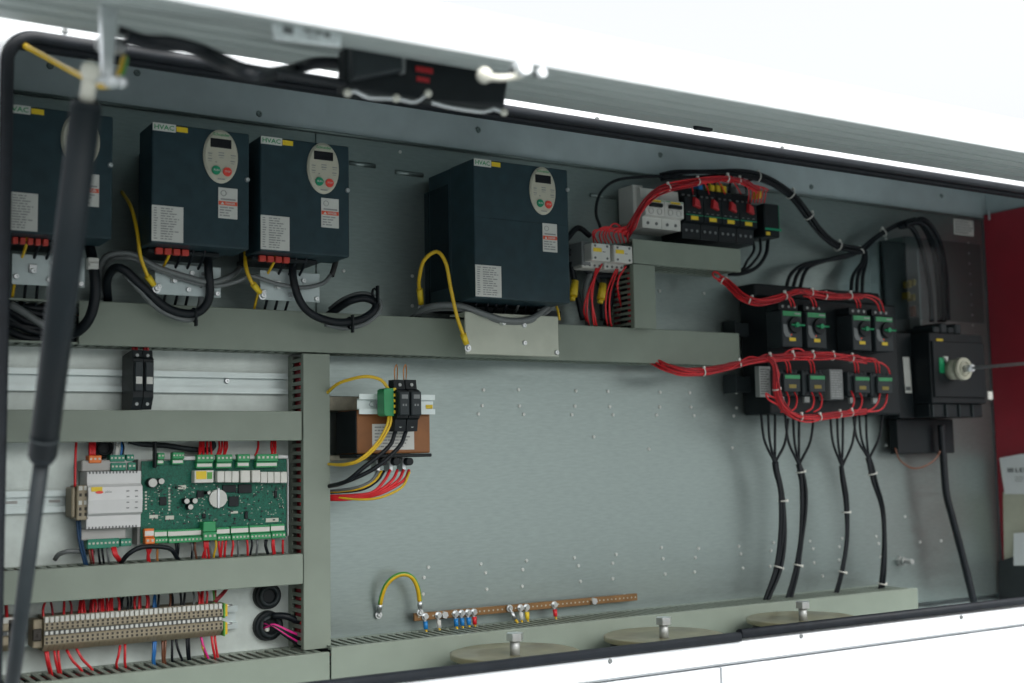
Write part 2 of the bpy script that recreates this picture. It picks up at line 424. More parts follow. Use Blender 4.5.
# ------------------------------------------------------------------ wire ducts
def duct(name, x0, x1, z0, z1, y, label, vert=False, pitch=.0122, cover=None, teeth=(1, 1), open_to=None, depth=YB):
    """slotted trunking: base tray, two rows of fingers, clip-on cover"""
    t = thing(name, ((x0+x1)/2, depth, z0), label, 'wire duct', 'grey slotted wire ducts')
    d = MB(); th = .0022
    d.box(x0, x1, depth-.0025, depth-.0006, z0, z1)
    dy1 = depth-.0026; fing = pitch*.48
    L0, L1 = (z0, z1) if vert else (x0, x1)
    n = int((L1-L0)/pitch)
    for side in (0, 1):
        if not teeth[side]:
            if vert: xx = x0 if side == 0 else x1-th; d.box(xx, xx+th, y+.004, dy1, z0, z1)
            else: zz = z0 if side == 0 else z1-th; d.box(x0, x1, y+.004, dy1, zz, zz+th)
            continue
        for i in range(n):
            a = L0+pitch*(i+.26)+(L1-L0-n*pitch)/2; c = a+fing
            if vert: xx = x0 if side == 0 else x1-th; d.box(xx, xx+th, y+.009, depth-.012, a, c)
            else: zz = z0 if side == 0 else z1-th; d.box(a, c, y+.009, depth-.012, zz, zz+th)
        if vert:
            xx = x0 if side == 0 else x1-th
            d.box(xx, xx+th, depth-.012, dy1, z0, z1); d.box(xx, xx+th, y+.003, y+.009, z0, z1)
        else:
            zz = z0 if side == 0 else z1-th
            d.box(x0, x1, depth-.012, dy1, zz, zz+th); d.box(x0, x1, y+.003, y+.009, zz, zz+th)
    d.build('tray', m_duct, t)
    c = MB(); cx0, cx1 = cover if cover else (x0, x1); e = .0008
    c.box(cx0-(e if vert else 0), cx1+(e if vert else 0), y, y+.0026, z0-(0 if vert else e), z1+(0 if vert else e), .0009, 2)
    if vert:
        c.box(cx0-e, cx0, y+.0026, y+.008, z0, z1); c.box(cx1, cx1+e, y+.0026, y+.008, z0, z1)
    else:
        c.box(cx0, cx1, y+.0026, y+.008, z0-e, z0); c.box(cx0, cx1, y+.0026, y+.008, z1, z1+e)
    c.build('cover', m_duct, t)
    for k in range(6):
        rr = .0046; mm = m_bwire if k % 3 else m_dred; yk = depth-.010-(k % 3)*.0115
        if vert:
            xk = x0+.009+(x1-x0-.018)*((k*37 % 6)/5); q = [V((xk, yk, z0+.004)), V((xk+.003, yk, (z0+z1)/2)), V((xk, yk, z1-.004))]
        else:
            zk = z1-.0085-(0 if k < 3 else .012); q = [V((x0+.004+(x1-x0-.008)*f, yk, zk+.0015*math.sin(f*9+k))) for f in (0, .2, .4, .6, .8, 1)]
        wire('cable', q, rr, mm, 'dark cable lying inside a grey wire duct, glimpsed through its slots', 'cable', 'cables laid in the wire ducts', seg=6)
    return t
x0, x1, z0, z1 = rect(84, 301, 740.3, 365.4, YD); zmd0 = z0
duct('wire_duct', XL-.03, x1, z0, z1, YD, 'long grey horizontal wire duct under the row of drives, open at its left end', cover=(x0-.005, x1))
vx0, vx1 = at(304, 440, YD).x, at(329.6, 440, YD).x
vz1 = z0-.0025; vz0 = at(304, 655.5, 1.352).z+.001
duct('wire_duct', vx0, vx1, vz0, vz1, YD, 'grey vertical wire duct between the left compartments and the bare plate', vert=True, pitch=.0092)
z1 = at(150, 411, YD).z; z0 = at(302, 439.7, YD).z
duct('wire_duct', XL-.03, vx0-.0025, z0, z1, YD, 'plain grey wire duct between the upper rail and the circuit board')
z1 = at(303.8, 554.5, YD).z; z0 = at(303.8, 583.2, YD).z
z1 = at(303.8, 554.5, 1.365).z; z0 = at(303.8, 583.2, 1.365).z
duct('wire_duct', XL-.03, at(303.2, 570, 1.365).x, z0, z1, 1.365, 'grey wire duct between the circuit board and the beige terminal row', pitch=.0108); zd3 = z0
YBD = 1.352
bx0 = at(331.3, 650, YBD).x; bx1 = at(917.6, 588.5, YBD).x; bz1 = at(600, 621, YBD).z
bzl = at(304, 655.5, YBD).z
duct('wire_duct', XL-.03, bx0-.0018, bzl-.06, bzl, YBD, 'grey bottom wire duct in the left corner below the terminal row', pitch=.0108)
duct('wire_duct', bx0, bx1, bz1-.06, bz1, YBD, 'long grey bottom wire duct along the foot of the bare plate', pitch=.0108)
ux0, ux1, uz0, uz1 = rect(634, 239.5, 741.3, 274.3, 1.365)
uz0b = at(634, 262.4, 1.365).z
ux0 = at(633.5, 262, 1.365).x
duct('wire_duct', ux0, ux1, uz0b, at(634, 239.3, 1.365).z, 1.365, 'short grey wire duct directly below the row of circuit breakers')
duct('wire_duct', ux0, at(655.5, 300, 1.365).x, at(634, 328, 1.365).z, uz0b-.002, 1.365, 'stubby grey vertical wire duct with red wires in its slots, right of the largest drive', vert=True, pitch=.0075)

# ------------------------------------------------------------------ DIN rails
def rail(xa, xb, z0, z1, label, y=YB-.0005, holes=True, dep=.0075):
    b = MB(); h = z1-z0; e = .0012
    prof = [(y, z0+.22*h), (y, z1-.22*h), (y-dep, z1-.22*h), (y-dep, z1), (y-dep-e, z1), (y-dep-e, z1-.22*h-e), (y-e, z1-.22*h-e), (y-e, z0+.22*h+e), (y-dep-e, z0+.22*h+e), (y-dep-e, z0), (y-dep, z0), (y-dep, z0+.22*h)]
    b.use(m_rail).xprism(prof, xa, xb)
    if holes:
        zc = (z0+z1)/2; x = xa+.01
        b.use(m_modg)
        while x < xb-.02: b.box(x, x+.012, y-e-.0003, y-e, zc-.0015, zc+.0015); x += .022
    return b.build('din_rail', None, None, label, 'mounting rail', 'zinc mounting rails')
x1r = vx0-.004
rr = rail(XL-.02, x1r, at(9, 390.5, YB-.008).z, at(9, 367.5, YB-.008).z, 'zinc mounting rail carrying the two black fuse holders, upper left', holes=False)
rail(XL-.02, at(150, 500, YB).x, at(9, 514, YB-.008).z, at(9, 491.5, YB-.008).z, 'zinc mounting rail behind the white module and beige clamp, left')
rail(XL-.02, at(235, 630, YB).x, at(27, 647, YB-.008).z, at(27, 622, YB-.008).z, 'zinc mounting rail under the long row of beige terminals')
b = MB(); p = at(226.5, 381, YB-.002); b.dome(p, .0034, .003, 12); b.build('rail_screw', m_zinc, None, 'small round screw in the upper left mounting rail', 'screw')

# ------------------------------------------------------------------ drives
def drive(x0, x1, z0, z1, y, label, big=False):
    w, h = x1-x0, z1-z0
    t = thing('motor_drive', ((x0+x1)/2, YB, z0), label, 'motor drive', 'dark motor drives with oval keypads')
    b = MB()
    if big: b.use(m_drive).box(x0, x1, y, y+.06, z0, z1, .002, 2).box(x0+.0006, x1-.0006, y+.061, YB-.012, z0+.0006, z1-.0006, .001)
    else: b.use(m_drive).box(x0, x1, y, y+.05, z0, z1, .002, 2).box(x0+.021, x1-.004, y+.0505, YB-.001, z0+.004, z1-.004, .001)
    b.use(m_drive_s)
    if big:
        for i in range(22): b.box(x0-.0004, x0+.001, y+.066+i*.0022, y+.0671+i*.0022, z0+.02, z1-.02)
        b.box(x0, x1, YB-.0119, YB-.0005, z0-.004, z1-.02)
    for i in range(9): b.box(x0+w*.1+i*w*.085, x0+w*.1+i*w*.085+.003, y+.012, y+.045, z1-.0006, z1+.0005)
    hs = b.build('housing', None, t)
    if big:
        b = MB(); b.box(x0+.003, x1-.003, y-.0003, y+.001, z1-h*.425, z1-h*.422); b.build('cover_seam', m_drive_s, hs)
    U = lambda u: x0+u*w
    Zv = lambda v: z1-v*h
    L = dict(hv=(0, .235, .005, .07), ye=(.24, .355, .018, .06), ov=(.692, .228, .181, .228), wn=(.672, .872, .49, .75), rt=(.003, .315, .69, .985)) if not big else \
        dict(hv=(0.004, .18, .003, .055), ye=(.185, .275, .012, .045), ov=(.715, .182, .139, .178), wn=(.71, .865, .42, .63), rt=(.004, .265, .765, .99))
    a = L['hv']; b = MB(); b.box(U(a[0])+.0005, U(a[1]), y-.0006, y+.0006, Zv(a[3]), Zv(a[2])); hv = b.build('name_label', m_lab, t)
    text('HVAC', (a[3]-a[2])*h*.62, (U((a[0]+a[1])/2), y-.0008, Zv((a[2]+a[3])/2)), m_green_t, hv, wmax=(a[1]-a[0])*w*.84)
    a = L['ye']; b = MB(); b.box(U(a[0]), U(a[1]), y-.0006, y+.0006, Zv(a[3]), Zv(a[2])); b.build('yellow_tag', m_yel, t)
    uc, vc, ru, rv = L['ov']; c = V((U(uc), y-.0035, Zv(vc))); rx, rz = ru*w, rv*h
    b = MB(); b.ell(c, rx, rz, y+.001); kp = b.build('keypad', m_cream, t); yk = y-.0035
    b = MB(); b.box(c.x-.63*rx, c.x+.58*rx, yk-.0006, yk+.0005, c.z+.30*rz, c.z+.64*rz, .0004); b.build('display', m_lcd, kp)
    b = MB(); q = c+V((-.30*rx, 0, -.55*rz)); b.cyl(q, q+V((0, -.0018, 0)), .26*rx, 20, .24*rx); b.build('start_button', m_grn_b, kp)
    b = MB(); q2 = c+V((.34*rx, 0, -.57*rz)); b.cyl(q2, q2+V((0, -.0018, 0)), .26*rx, 20, .24*rx); b.build('stop_button', m_red_b, kp)
    text('RUN', .0022, (q.x, yk-.0020, q.z), m_lab, kp); text('STOP', .002, (q2.x, yk-.0020, q2.z), m_lab, kp)
    text('Schneider', .0034, (c.x, yk-.0002, c.z+.80*rz), m_green_t, kp, wmax=rx*.95)
    b = MB()
    for dx, dz, ww in ((-.65, .06, .12), (-.65, -.14, .12), (.68, .06, .15), (.66, -.16, .13), (0, .12, .16), (0, .02, .16), (-.3, -.24, .05), (0, -.86, .22)):
        b.box(c.x+(dx-ww)*rx, c.x+(dx+ww)*rx, yk-.0003, yk+.0002, c.z+dz*rz-.0006, c.z+dz*rz+.0006)
        if abs(dx) > .5 or dz > 0: b.box(c.x+(dx-ww*.8)*rx, c.x+(dx+ww*.8)*rx, yk-.0003, yk+.0002, c.z+dz*rz-.0028, c.z+dz*rz-.0022)
    b.build('key_marks', m_ink_l, kp)
    a = L['wn']; b = MB(); b.use(m_lab).box(U(a[0]), U(a[1]), y-.0006, y+.0006, Zv(a[3]), Zv(a[2]))
    lw, lh = (a[1]-a[0])*w, (a[3]-a[2])*h; zt_ = Zv(a[2])
    b.use(m_orng).box(U(a[0])+.0003, U(a[1])-.0003, y-.0008, y, zt_-.57*lh, zt_-.44*lh)
    b.use(m_ink_l); inklines(b, U(a[0])+.08*lw, U(a[1])-.08*lw, zt_-.95*lh, zt_-.6*lh, 4, y-.0007)
    b.ring(V((U(a[0])+.27*lw, y-.0007, zt_-.18*lh)), (0, 1, 0), .14*lw, .0003, 16, 4)
    b.box(U(a[0])+.12*lw, U(a[1])-.1*lw, y-.0008, y, zt_-.40*lh, zt_-.35*lh)
    wl = b.build('warning_label', None, t)
    text('DANGER', lh*.075, (U((a[0]+a[1])/2)+lw*.12, y-.001, zt_-.505*lh), m_lab, wl, wmax=lw*.5)
    b = MB(); b.prism([(U(a[0])+.12*lw, zt_-.55*lh), (U(a[0])+.3*lw, zt_-.55*lh), (U(a[0])+.21*lw, zt_-.46*lh)], y-.001, y); b.build('hazard_sign', m_lab, wl)
    a = L['rt']; b = MB(); b.use(m_lab).box(U(a[0]), U(a[1]), y-.0006, y+.0006, Zv(a[3]), Zv(a[2]))
    b.use(m_ink_l); X0, X1, Z0, Z1 = U(a[0]), U(a[1]), Zv(a[3]), Zv(a[2]); ww = X1-X0
    inklines(b, X0+.28*ww, X0+.88*ww, Z0+.04*(Z1-Z0), Z1-.04*(Z1-Z0), 13, y-.0006)
    inklines(b, X0+.06*ww, X0+.2*ww, Z0+.04*(Z1-Z0), Z1-.04*(Z1-Z0), 13, y-.0006)
    b.build('rating_label', None, t)
    b = MB(); b.dome((x1-.0025 if not big else x1-.001, y, Zv(.40 if not big else .15)), .0028, .002, 12); b.build('screw', m_zinc, t)
    return t
YV = 1.30
dx0, dx1, _, _ = rect(152.3, 121, 249.5, 131.5, YV); dz1 = at(152.3, 121.5, YV).z; dz0 = at(151.2, 242.4, YV).z
d2 = drive(dx0, dx1, dz0, dz1, YV, 'dark motor drive between the gas strut and its twin, second from the left')
d1x = at(4, 105, YV).x; d3x = at(260.5, 135.7, YV).x
d1 = clone(d2, (d1x-dx0, 0, 0), 'dark motor drive at the far left half hidden behind the gas strut')
d3 = clone(d2, (d3x-dx0, 0, 0), 'dark motor drive just left of the wide empty patch of upper plate')
bx = rect(473.2, 157.8, 567.6, 169.2, YV); bzt = at(473.2, 157.8, YV).z; bzb = at(474.4, 297.5, YV).z
d4 = drive(bx[0], bx[1], bzb, bzt, YV, 'largest dark motor drive with a pale steel plate below it', True)
# terminals and earthing plates under the drives
def under(d, tx0, tx1, ty0, ty1, pl, label):
    x0, x1, z0, z1 = rect(tx0, ty0, tx1, ty1, 1.316)
    top = dz0-.0008; z1 = top; z0 = top-.0068
    b = MB(); b.box(x0-.006, x1+.035, 1.3285, 1.38, z0+.002, top, .001); tb = b.build('terminal_block', m_blk, d)
    n = 4 if tx0 > 100 else 5
    for i in range(n):
        b = MB(); w = (x1-x0)/n; b.box(x0+i*w+.0008, x0+(i+1)*w-.0012, 1.322, 1.328, z0, z1, .0006)
        b.build('terminal_cover', m_tc, tb)
    x0, x1, z0, z1 = rect(*pl, 1.348)
    b = MB(); b.box(x0, x1, 1.348, 1.3495, z0, z1, .0006); b.box(x0+.004, x1-.004, 1.3498, 1.385, z1-.002, z1-.0006)
    ep = b.build('earth_plate', m_emc, d)
    for fx, fz in ((.06, .25), (.28, .45), (.5, .2), (.72, .72), (.94, .12), (.55, .75)):
        b = MB(); c = V((x0+fx*(x1-x0), 1.348, z0+fz*(z1-z0)))
        if fx in (.28,): b.box(c.x-.004, c.x+.004, 1.3455, 1.348, c.z-.002, c.z+.007, .0005)
        b.dome(c-V((0, .0025 if fx == .28 else 0, 0)), .0032, .0024, 12); b.build('screw', m_zinc, ep)
    wires = []
    for i in range(4):
        x = x0+(.12+.17*i)*(x1-x0); q = [V((x, 1.324, z1+.022)), V((x+.002, 1.332, z1+.008)), V((x+random.uniform(-.002, .002), 1.372, z1-.02)), V((x, 1.40, z0-.02))]
        wire('supply_wire', q, .0016, m_ywire if i == 0 else m_bwire, None, None, None, d, 6)
under(d1, 13, 51, 233.5, 243, (12, 253, 85, 288), '')
under(d2, 157, 192, 245.5, 253, (155, 263, 221, 297.7), '')
under(d3, 261, 293, 252.5, 265, (260, 269.7, 320, 302.7), '')
x0, x1, z0, z1 = rect(464.8, 311.4, 559.2, 357.2, 1.335)
b = MB(); b.box(x0, x1, 1.335, 1.337, z0, z1, .0008); b.box(x0, x1, 1.3372, 1.374, z1-.0025, z1-.0007)
ep = b.build('earth_plate', m_emc2, d4)
for px, py, cl in ((502, 323, 1), (524, 325.5, 0), (524.5, 343, 0), (556.5, 352.5, 0), (468.5, 348.5, 0)):
    b = MB(); c = at(px, py, 1.335)
    if cl: b.box(c.x-.004, c.x+.004, 1.332, 1.335, c.z-.002, c.z+.008, .0005)
    b.dome(c-V((0, .003 if cl else 0, 0)), .0035, .0024, 12); b.build('screw', m_zinc, ep)
b = MB(); b.box(*rect(478, 304, 560, 312, 1.37)[:2], 1.368, 1.41, at(478, 313, 1.37).z, bzb-.001); b.build('terminal_block', m_blk, d4)
for i in range(8):
    px = 478+i*10+random.uniform(-2, 2)
    wire('supply_wire', pth((px, 302, 1.345), (px-2, 309, 1.35), (px-7, 318, 1.39)), .0019, m_bwire if i != 4 else m_grwire, None, None, None, d4, 6)

# ------------------------------------------------------------------ cables around the drives
CG = 'cables looping below the drives'
wire('cable', pth((98, 299, 1.39), (100, 268, 1.37), (109, 255, 1.355), (132, 254, 1.345), (157, 267, 1.34), (188, 277, 1.338), (211, 282, 1.338), (231, 276, 1.35), (240, 268, 1.375)), .0032, m_grwire, 'grey cable clamped across the pale plate under the second drive', 'cable')
wire('cable', pth((101, 299, 1.395), (104, 272, 1.375), (113, 259, 1.36), (134, 259, 1.348), (160, 271, 1.344), (186, 280.5, 1.343), (214, 286, 1.343), (238, 281, 1.345), (251, 276, 1.342), (276, 283.6, 1.340), (301.6, 287.5, 1.34), (322, 283.6, 1.345), (331, 275, 1.35)), .0025, m_grwire, 'thin grey cable running from the second drive across to the third', 'cable')
wire('cable_end', pth((331.5, 276, 1.35), (334, 268, 1.352), (336, 261, 1.356)), .0034, m_tape, 'black taped cable end splitting into thin wires beside the third drive', 'cable')
for dx, mm in ((0, m_lab), (2, m_gwire), (-1.5, m_lab)):
    wire('core_wire', pth((336, 261, 1.356), (334+dx, 254, 1.358), (333+dx*1.4, 247, 1.37)), .0008, mm, 'thin core wire leaving the black taped cable end', 'wire', 'core wires by the third drive', seg=5)
p2 = pth((108, 301, 1.40), (107, 281, 1.37), (114, 268.6, 1.35), (124.5, 270, 1.342), (142, 286, 1.345), (165, 306.7, 1.352), (185, 313.5, 1.352), (200.6, 311, 1.35), (209.5, 296.5, 1.342), (208.5, 271, 1.335), (207.8, 246, 1.35))
wire('cable', p2, .0048, m_bwire, 'black cable dipping over the duct edge below the second drive', 'cable')
p2g = pth((124, 273, 1.346), (139, 289, 1.348), (158, 308, 1.355), (178, 318, 1.357), (193, 319, 1.357), (198, 311, 1.36), (201, 300, 1.36), (200, 286, 1.35))
wire('cable', p2g, .0034, m_grwire, 'grey cable tied to the black loop below the second drive', 'cable')
b = MB(); p = at(194, 315, 1.354); b.ring(p, (1, 0, .1), .0075, .001, 14, 6).box(p.x-.001, p.x+.001, 1.343, 1.350, p.z-.013, p.z-.006); b.build('cable_tie', m_blk, None, 'black tie holding grey and black cable together over the duct', 'cable tie')
wire('cable', pth((89, 243, 1.36), (94, 268.6, 1.345), (95, 296.5, 1.345), (89, 319, 1.355), (76, 332, 1.372), (60, 335, 1.39)), .0058, m_bwire, 'thick black cable dropping behind the strut from the first drive', 'cable')
b = MB(); x0, x1, z0, z1 = rect(88, 257, 99, 269, 1.335); b.box(x0, x1, 1.335, 1.345, z0, z1, .0012, 2); b.box(x0+.001, x1-.001, 1.332, 1.335, z0+.002, z1-.006, .0006); b.build('cable_clamp', m_wht, None, 'white plastic clamp on the thick black cable near the first drive', 'clamp')
wire('cable', pth((10, 304, 1.385), (25, 313, 1.382), (42, 324, 1.382), (60, 331, 1.39)), .0042, m_grwire, 'grey cable lying in the open left end of the long duct', 'cable')
for i, (a, c) in enumerate(((308, 330), (316, 338), (322, 326), (330, 341), (300, 318))):
    wire('cable', pth((6, a, 1.395), (30, (a+c)/2+3, 1.392), (75, c, 1.40)), .0042, m_bwire, 'black cable packed in the open left end of the long duct', 'cable', 'black cables inside the open duct')
p3 = pth((295, 250, 1.35), (292.7, 273.5, 1.338), (299, 299, 1.336), (311.7, 314, 1.34), (334.6, 322, 1.345), (357.4, 320.5, 1.345), (372.7, 312, 1.345), (375.5, 303, 1.347), (365, 298, 1.352), (349.8, 301, 1.362), (334, 311, 1.385), (325, 318, 1.40))
wire('cable', p3, .0048, m_bwire, 'black cable coiled in a flat loop over the duct below the third drive', 'cable')
wire('cable', pth((330, 309, 1.395), (344, 299, 1.375), (362, 293.5, 1.362), (378, 299, 1.357), (380, 310, 1.356), (366, 323, 1.357), (345, 328, 1.357), (325, 324, 1.358)), .0030, m_grwire, 'grey cable following the flat black loop below the third drive', 'cable')
for px, py in ((350, 323), (375, 294)):
    b = MB(); p = at(px, py, 1.348); b.ring(p, (1, 0, .15), .0068, .001, 14, 6).box(p.x-.001, p.x+.001, 1.338, 1.344, p.z-.012, p.z+.009); b.build('cable_tie', m_blk, None, 'black tie on the flat cable loop below the third drive, ' + ('lower' if px == 350 else 'right hand') + ' one', 'cable tie')
def lug(pa, pb, col, label, r=.0036):
    """crimp sleeve with a small ring"""
    t = thing('ring_terminal', pb, label, 'ring terminal', 'crimped ring terminals')
    b = MB(); b.cyl(pa, pb, r*1.0, 10, r*.9); b.build('sleeve', col, t)
    d = (V(pb)-V(pa)).normalized(); c = V(pb)+d*.0055
    b = MB(); b.cyl(c+V((0, .0006, 0)), c-V((0, .0006, 0)), .0046, 14); b.cyl(V(pb)-d*.001, V(pb)+d*.002, r*.6, 8); b.dome(c-V((0, .0006, 0)), .0032, .0025, 10); b.build('ring', m_zinc, t)
    return t
wire('earth_wire', pth((122, 192, 1.40), (131, 207, 1.36), (137, 230.5, 1.34), (140.5, 256, 1.335), (148, 277, 1.340)), .0021, m_ywire, 'green and yellow earth wire curving down left of the second drive', 'earth wire', stripe=m_gwire)
lug(at(147.5, 276, 1.340), at(154, 285, 1.345), m_yel, 'yellow crimp lug on the plate corner under the second drive')
wire('earth_wire', pth((245, 248, 1.36), (245.7, 266, 1.34), (250.5, 280, 1.338), (256, 288, 1.34)), .0022, m_ywire, 'yellow earth wire at the left of the third drive', 'earth wire')
lug(at(253, 284, 1.338), at(260, 292.5, 1.344), m_yel, 'yellow crimp lug on the plate corner under the third drive')
wire('earth_wire', pth((419.5, 290, 1.375), (419, 280, 1.36), (424, 260.6, 1.34), (436.8, 251.7, 1.325), (445.7, 263, 1.318), (450.8, 288.6, 1.318), (457, 316.5, 1.32), (464, 337, 1.328)), .0024, m_ywire, 'tall yellow earth wire arching left of the largest drive', 'earth wire')
lug(at(419.6, 289, 1.375), at(421, 304, 1.385), m_yel, 'yellow crimp lug at the left foot of the tall yellow arch', .004)
lug(at(463, 334, 1.328), at(466.5, 344, 1.331), m_yel, 'yellow crimp lug on the steel plate of the largest drive', .004)
wire('cable', pth((412, 318, 1.40), (420, 311, 1.385), (433, 306, 1.36), (458.4, 305.5, 1.34), (484, 314, 1.331), (506.6, 320.5, 1.33), (529.5, 319, 1.331), (544.7, 309, 1.338), (551, 300, 1.35)), .0040, m_grwire, 'thick grey cable sagging across the steel plate of the largest drive', 'cable')
wire('cable', pth((412, 321, 1.405), (425, 312, 1.39), (440, 309, 1.37), (462, 310, 1.345), (486, 318.5, 1.338), (508, 323, 1.336), (532, 321, 1.337), (548, 311, 1.345), (558, 300, 1.36)), .003, m_grwire, 'thinner grey cable beneath the thick one on the steel plate', 'cable')
wire('earth_wire', pth((555, 303, 1.36), (558, 311, 1.35), (559.5, 320, 1.352)), .0016, m_ywire, 'short yellow wire at the right edge of the steel plate', 'earth wire')
# dark cables and yellow sleeves between the largest drive and the small contactors
for i, q in enumerate(([(571, 262), (575, 285), (583, 320)], [(585, 268), (600, 284), (603, 320)], [(566, 240), (578, 228), (590, 236)], [(568, 250), (590, 273), (610, 276)], [(592, 270), (585, 290), (588, 325)], [(610, 268), (612, 290), (606, 325)])):
    wire('cable', pth(*[(a, c, 1.40) for a, c in q]), .0042, m_bwire if i != 4 else m_grwire, 'dark cable in the gap between largest drive and vertical duct', 'cable', 'dark cables right of the largest drive')
for px, py, nm in ((574, 290, 'nearer the largest drive'), (602, 293, 'nearer the vertical duct')):
    b = MB(); b.cyl(at(px+1, py-9, 1.393), at(px-1, py+6, 1.39), .0052, 12, .0062); b.cyl(at(px-1, py+6, 1.39), at(px-2, py+10, 1.39), .004, 10); b.build('cable_sleeve', m_yel, None, 'yellow sleeve on a dark cable, the one '+nm, 'sleeve')

# ------------------------------------------------------------------ fuse holders on the upper rail
def fuseholder(x0, x1, z0, z1, y, label):
    t = thing('fuse_holder', ((x0+x1)/2, YB, z0), label, 'fuse holder', 'black fuse holders')
    h = z1-z0; yb = YB-.0095
    b = MB(); b.use(m_blk).xprism([(yb, z0+.02*h), (y+.012, z0), (y+.007, z0+.14*h), (y+.004, z0+.2*h), (y+.004, z0+.84*h), (y+.008, z0+.88*h), (y+.010, z1), (yb, z1-.06*h)], x0, x1)
    b.build('body', None, t)
    b = MB(); b.box(x0+.0008, x1-.0008, y, y+.0045, z0+.30*h, z0+.80*h, .001); b.build('lever', m_blk2, t)
    b = MB(); b.box(x0+.002, x1-.002, y-.0004, y+.0005, z0+.42*h, z0+.54*h); b.build('marker', m_lab, t)
    for zz in (.09, .91): b = MB(); b.cyl(((x0+x1)/2, y+.012, z0+zz*h), ((x0+x1)/2, y+.0078, z0+zz*h), (x1-x0)*.17, 10); b.build('terminal_screw', m_lab_d, t)
    return t
x0, x1, z0, z1 = rect(134.5, 349, 143.8, 409, 1.37); w = x1-x0
fh = fuseholder(x0, x1, z0, z1, 1.37, 'black fuse holder on the upper rail, the left one of the pair')
clone(fh, (w+.0012, .0015, .0), 'black fuse holder on the upper rail, the right one of the pair')
for px in (133, 136, 144, 147): wire('wire', pth((px, 342, 1.40), (px+.4, 352, 1.395)), .0018, m_rwire, 'short red wire entering the top of a black fuse holder', 'wire', 'red wires above the fuse holders', seg=6)

# ------------------------------------------------------------------ white module
def connector(b, x0, x1, y0, y1, z0, z1, n, mm, bottom=True):
    b.use(mm).box(x0, x1, y0, y1, z0, z1, .0006)
    zc = z0+(z1-z0)*.55; w = (x1-x0)/n
    for i in range(n):
        xx = x0+(i+.5)*w
        b.use(m_cop).box(xx-w*.24, xx+w*.24, y0-.0004, y0+.0004, zc-w*.24, zc+w*.24)
YM = 1.382
x0, x1, z0, z1 = rect(88.5, 472, 142, 527, YM); h = z1-z0; w = x1-x0
mod = thing('io_module', ((x0+x1)/2, YB, z0-.012), 'white rail mounted control module with green plugs left of the circuit board', 'control module')
b = MB(); b.use(m_mod).xprism([(YB-.01, z0), (YM+.006, z0), (YM+.006, z0+.22*h), (YM, z0+.27*h), (YM-.0015, z0+.5*h), (YM, z0+.73*h), (YM+.006, z0+.78*h), (YM+.006, z1), (YB-.01, z1)], x0, x1)
b.use(m_modg).box(x0-.0035, x1-.010, YM+.016, YB-.011, z1+.0005, z1+.0125, .001).box(x0-.003, x1-.013, YM+.016, YB-.011, z0-.0125, z0-.0005, .001)
hsg = b.build('housing', None, mod)
b = MB()
for i in range(15):
    xx = x0+.002+i*(w-.004)/15
    b.box(xx, xx+.0014, YM+.0055, YM+.0085, z1-.0022, z1+.0004); b.box(xx, xx+.0014, YM+.0055, YM+.0085, z0-.0004, z0+.0022)
b.build('vent_slots', m_ink, hsg)
b = MB(); b.box(x0+.003, x0+.0145, YM-.0012, YM+.001, z0+.655*h, z0+.735*h); b.build('yellow_tag', m_yel, mod)
b = MB(); b.ell((x0+.0115, YM-.0016, z0+.64*h), .0042, .0016, YM+.001, 18, .0004); b.build('logo', m_red_b, mod)
text('pCOe', .0026, (x0+.021, YM-.0013, z0+.64*h), m_gry, mod)
b = MB()
for i in range(4):
    for j in range(2): b.box(x0+w*(.70+.16*j), x0+w*(.75+.16*j), YM-.0014, YM+.0008, z0+h*(.34+i*.1), z0+h*(.36+i*.1))
for i in range(5): b.box(x0+w*(.1+.1*i), x0+w*(.15+.1*i), YM+.0006, YM+.002, z0+h*.29, z0+h*.31)
b.build('key_marks', m_gry, mod)
b = MB(); px0, px1, pz0, pz1 = rect(87.5, 539.5, 119.5, 547.5, YM+.014); connector(b, px0, px1, YM+.014, YM+.03, pz0, pz1, 8, m_tgrd)
px0, px1, pz0, pz1 = rect(120.5, 539, 131.5, 546, YM+.014); connector(b, px0, px1, YM+.014, YM+.03, pz0, pz1, 3, m_tgrd); b.build('lower_plug', None, mod)
b = MB(); px0, px1, pz0, pz1 = rect(89, 455.5, 101.6, 463, YM+.014); connector(b, px0, px1, YM+.014, YM+.03, pz0, pz1, 3, m_org); b.build('supply_plug', None, mod)
b = MB()
for q, n in (((110.5, 455, 125.5, 461.5), 4), ((111, 463, 126, 470.5), 4), ((127, 454.5, 134.5, 461), 2), ((128, 462.5, 136, 470), 2)):
    px0, px1, pz0, pz1 = rect(*q, YM+.013); connector(b, px0, px1, YM+.013+(.002 if q[1] < 459 else 0), YM+.03, pz0, pz1, n, m_tgrd)
b.build('upper_plug', None, mod)

# ------------------------------------------------------------------ circuit board
YP = 1.402
x0, x1, _, _ = rect(141.5, 460, 286.5, 458, YP); z1 = at(215, 460, YP).z; z0 = at(215, 539.5, YP).z
pcb = thing('circuit_board', ((x0+x1)/2, YB, z0), 'green bare controller circuit board with white relays and a coin battery', 'circuit board')
b = MB(); b.box(x0, x1, YP, YP+.0018, z0, z1); brd = b.build('board', m_pcb, pcb)
b = MB(); b.box(x0-.002, x1+.003, YP+.006, YB-.0015, z0-.002, z1+.002); b.build('carrier', m_modg, pcb)
b = MB(); q = rect(183, 457.5, 286.5, 463, YP-.003); b.box(q[0], x1+.0012, YP-.003, YP+.0055, z1+.0004, z1+.0045, .0006).box(x1+.0003, x1+.0016, YP-.003, YP+.0055, z0, z1, .0004); b.build('carrier_rim', m_mod, pcb)
cF = lambda x, y: (60+x*.2539, 430+y*.2539)
def pr(a, c, d, e, Y): return rect(*cF(a, c), *cF(d, e), Y)
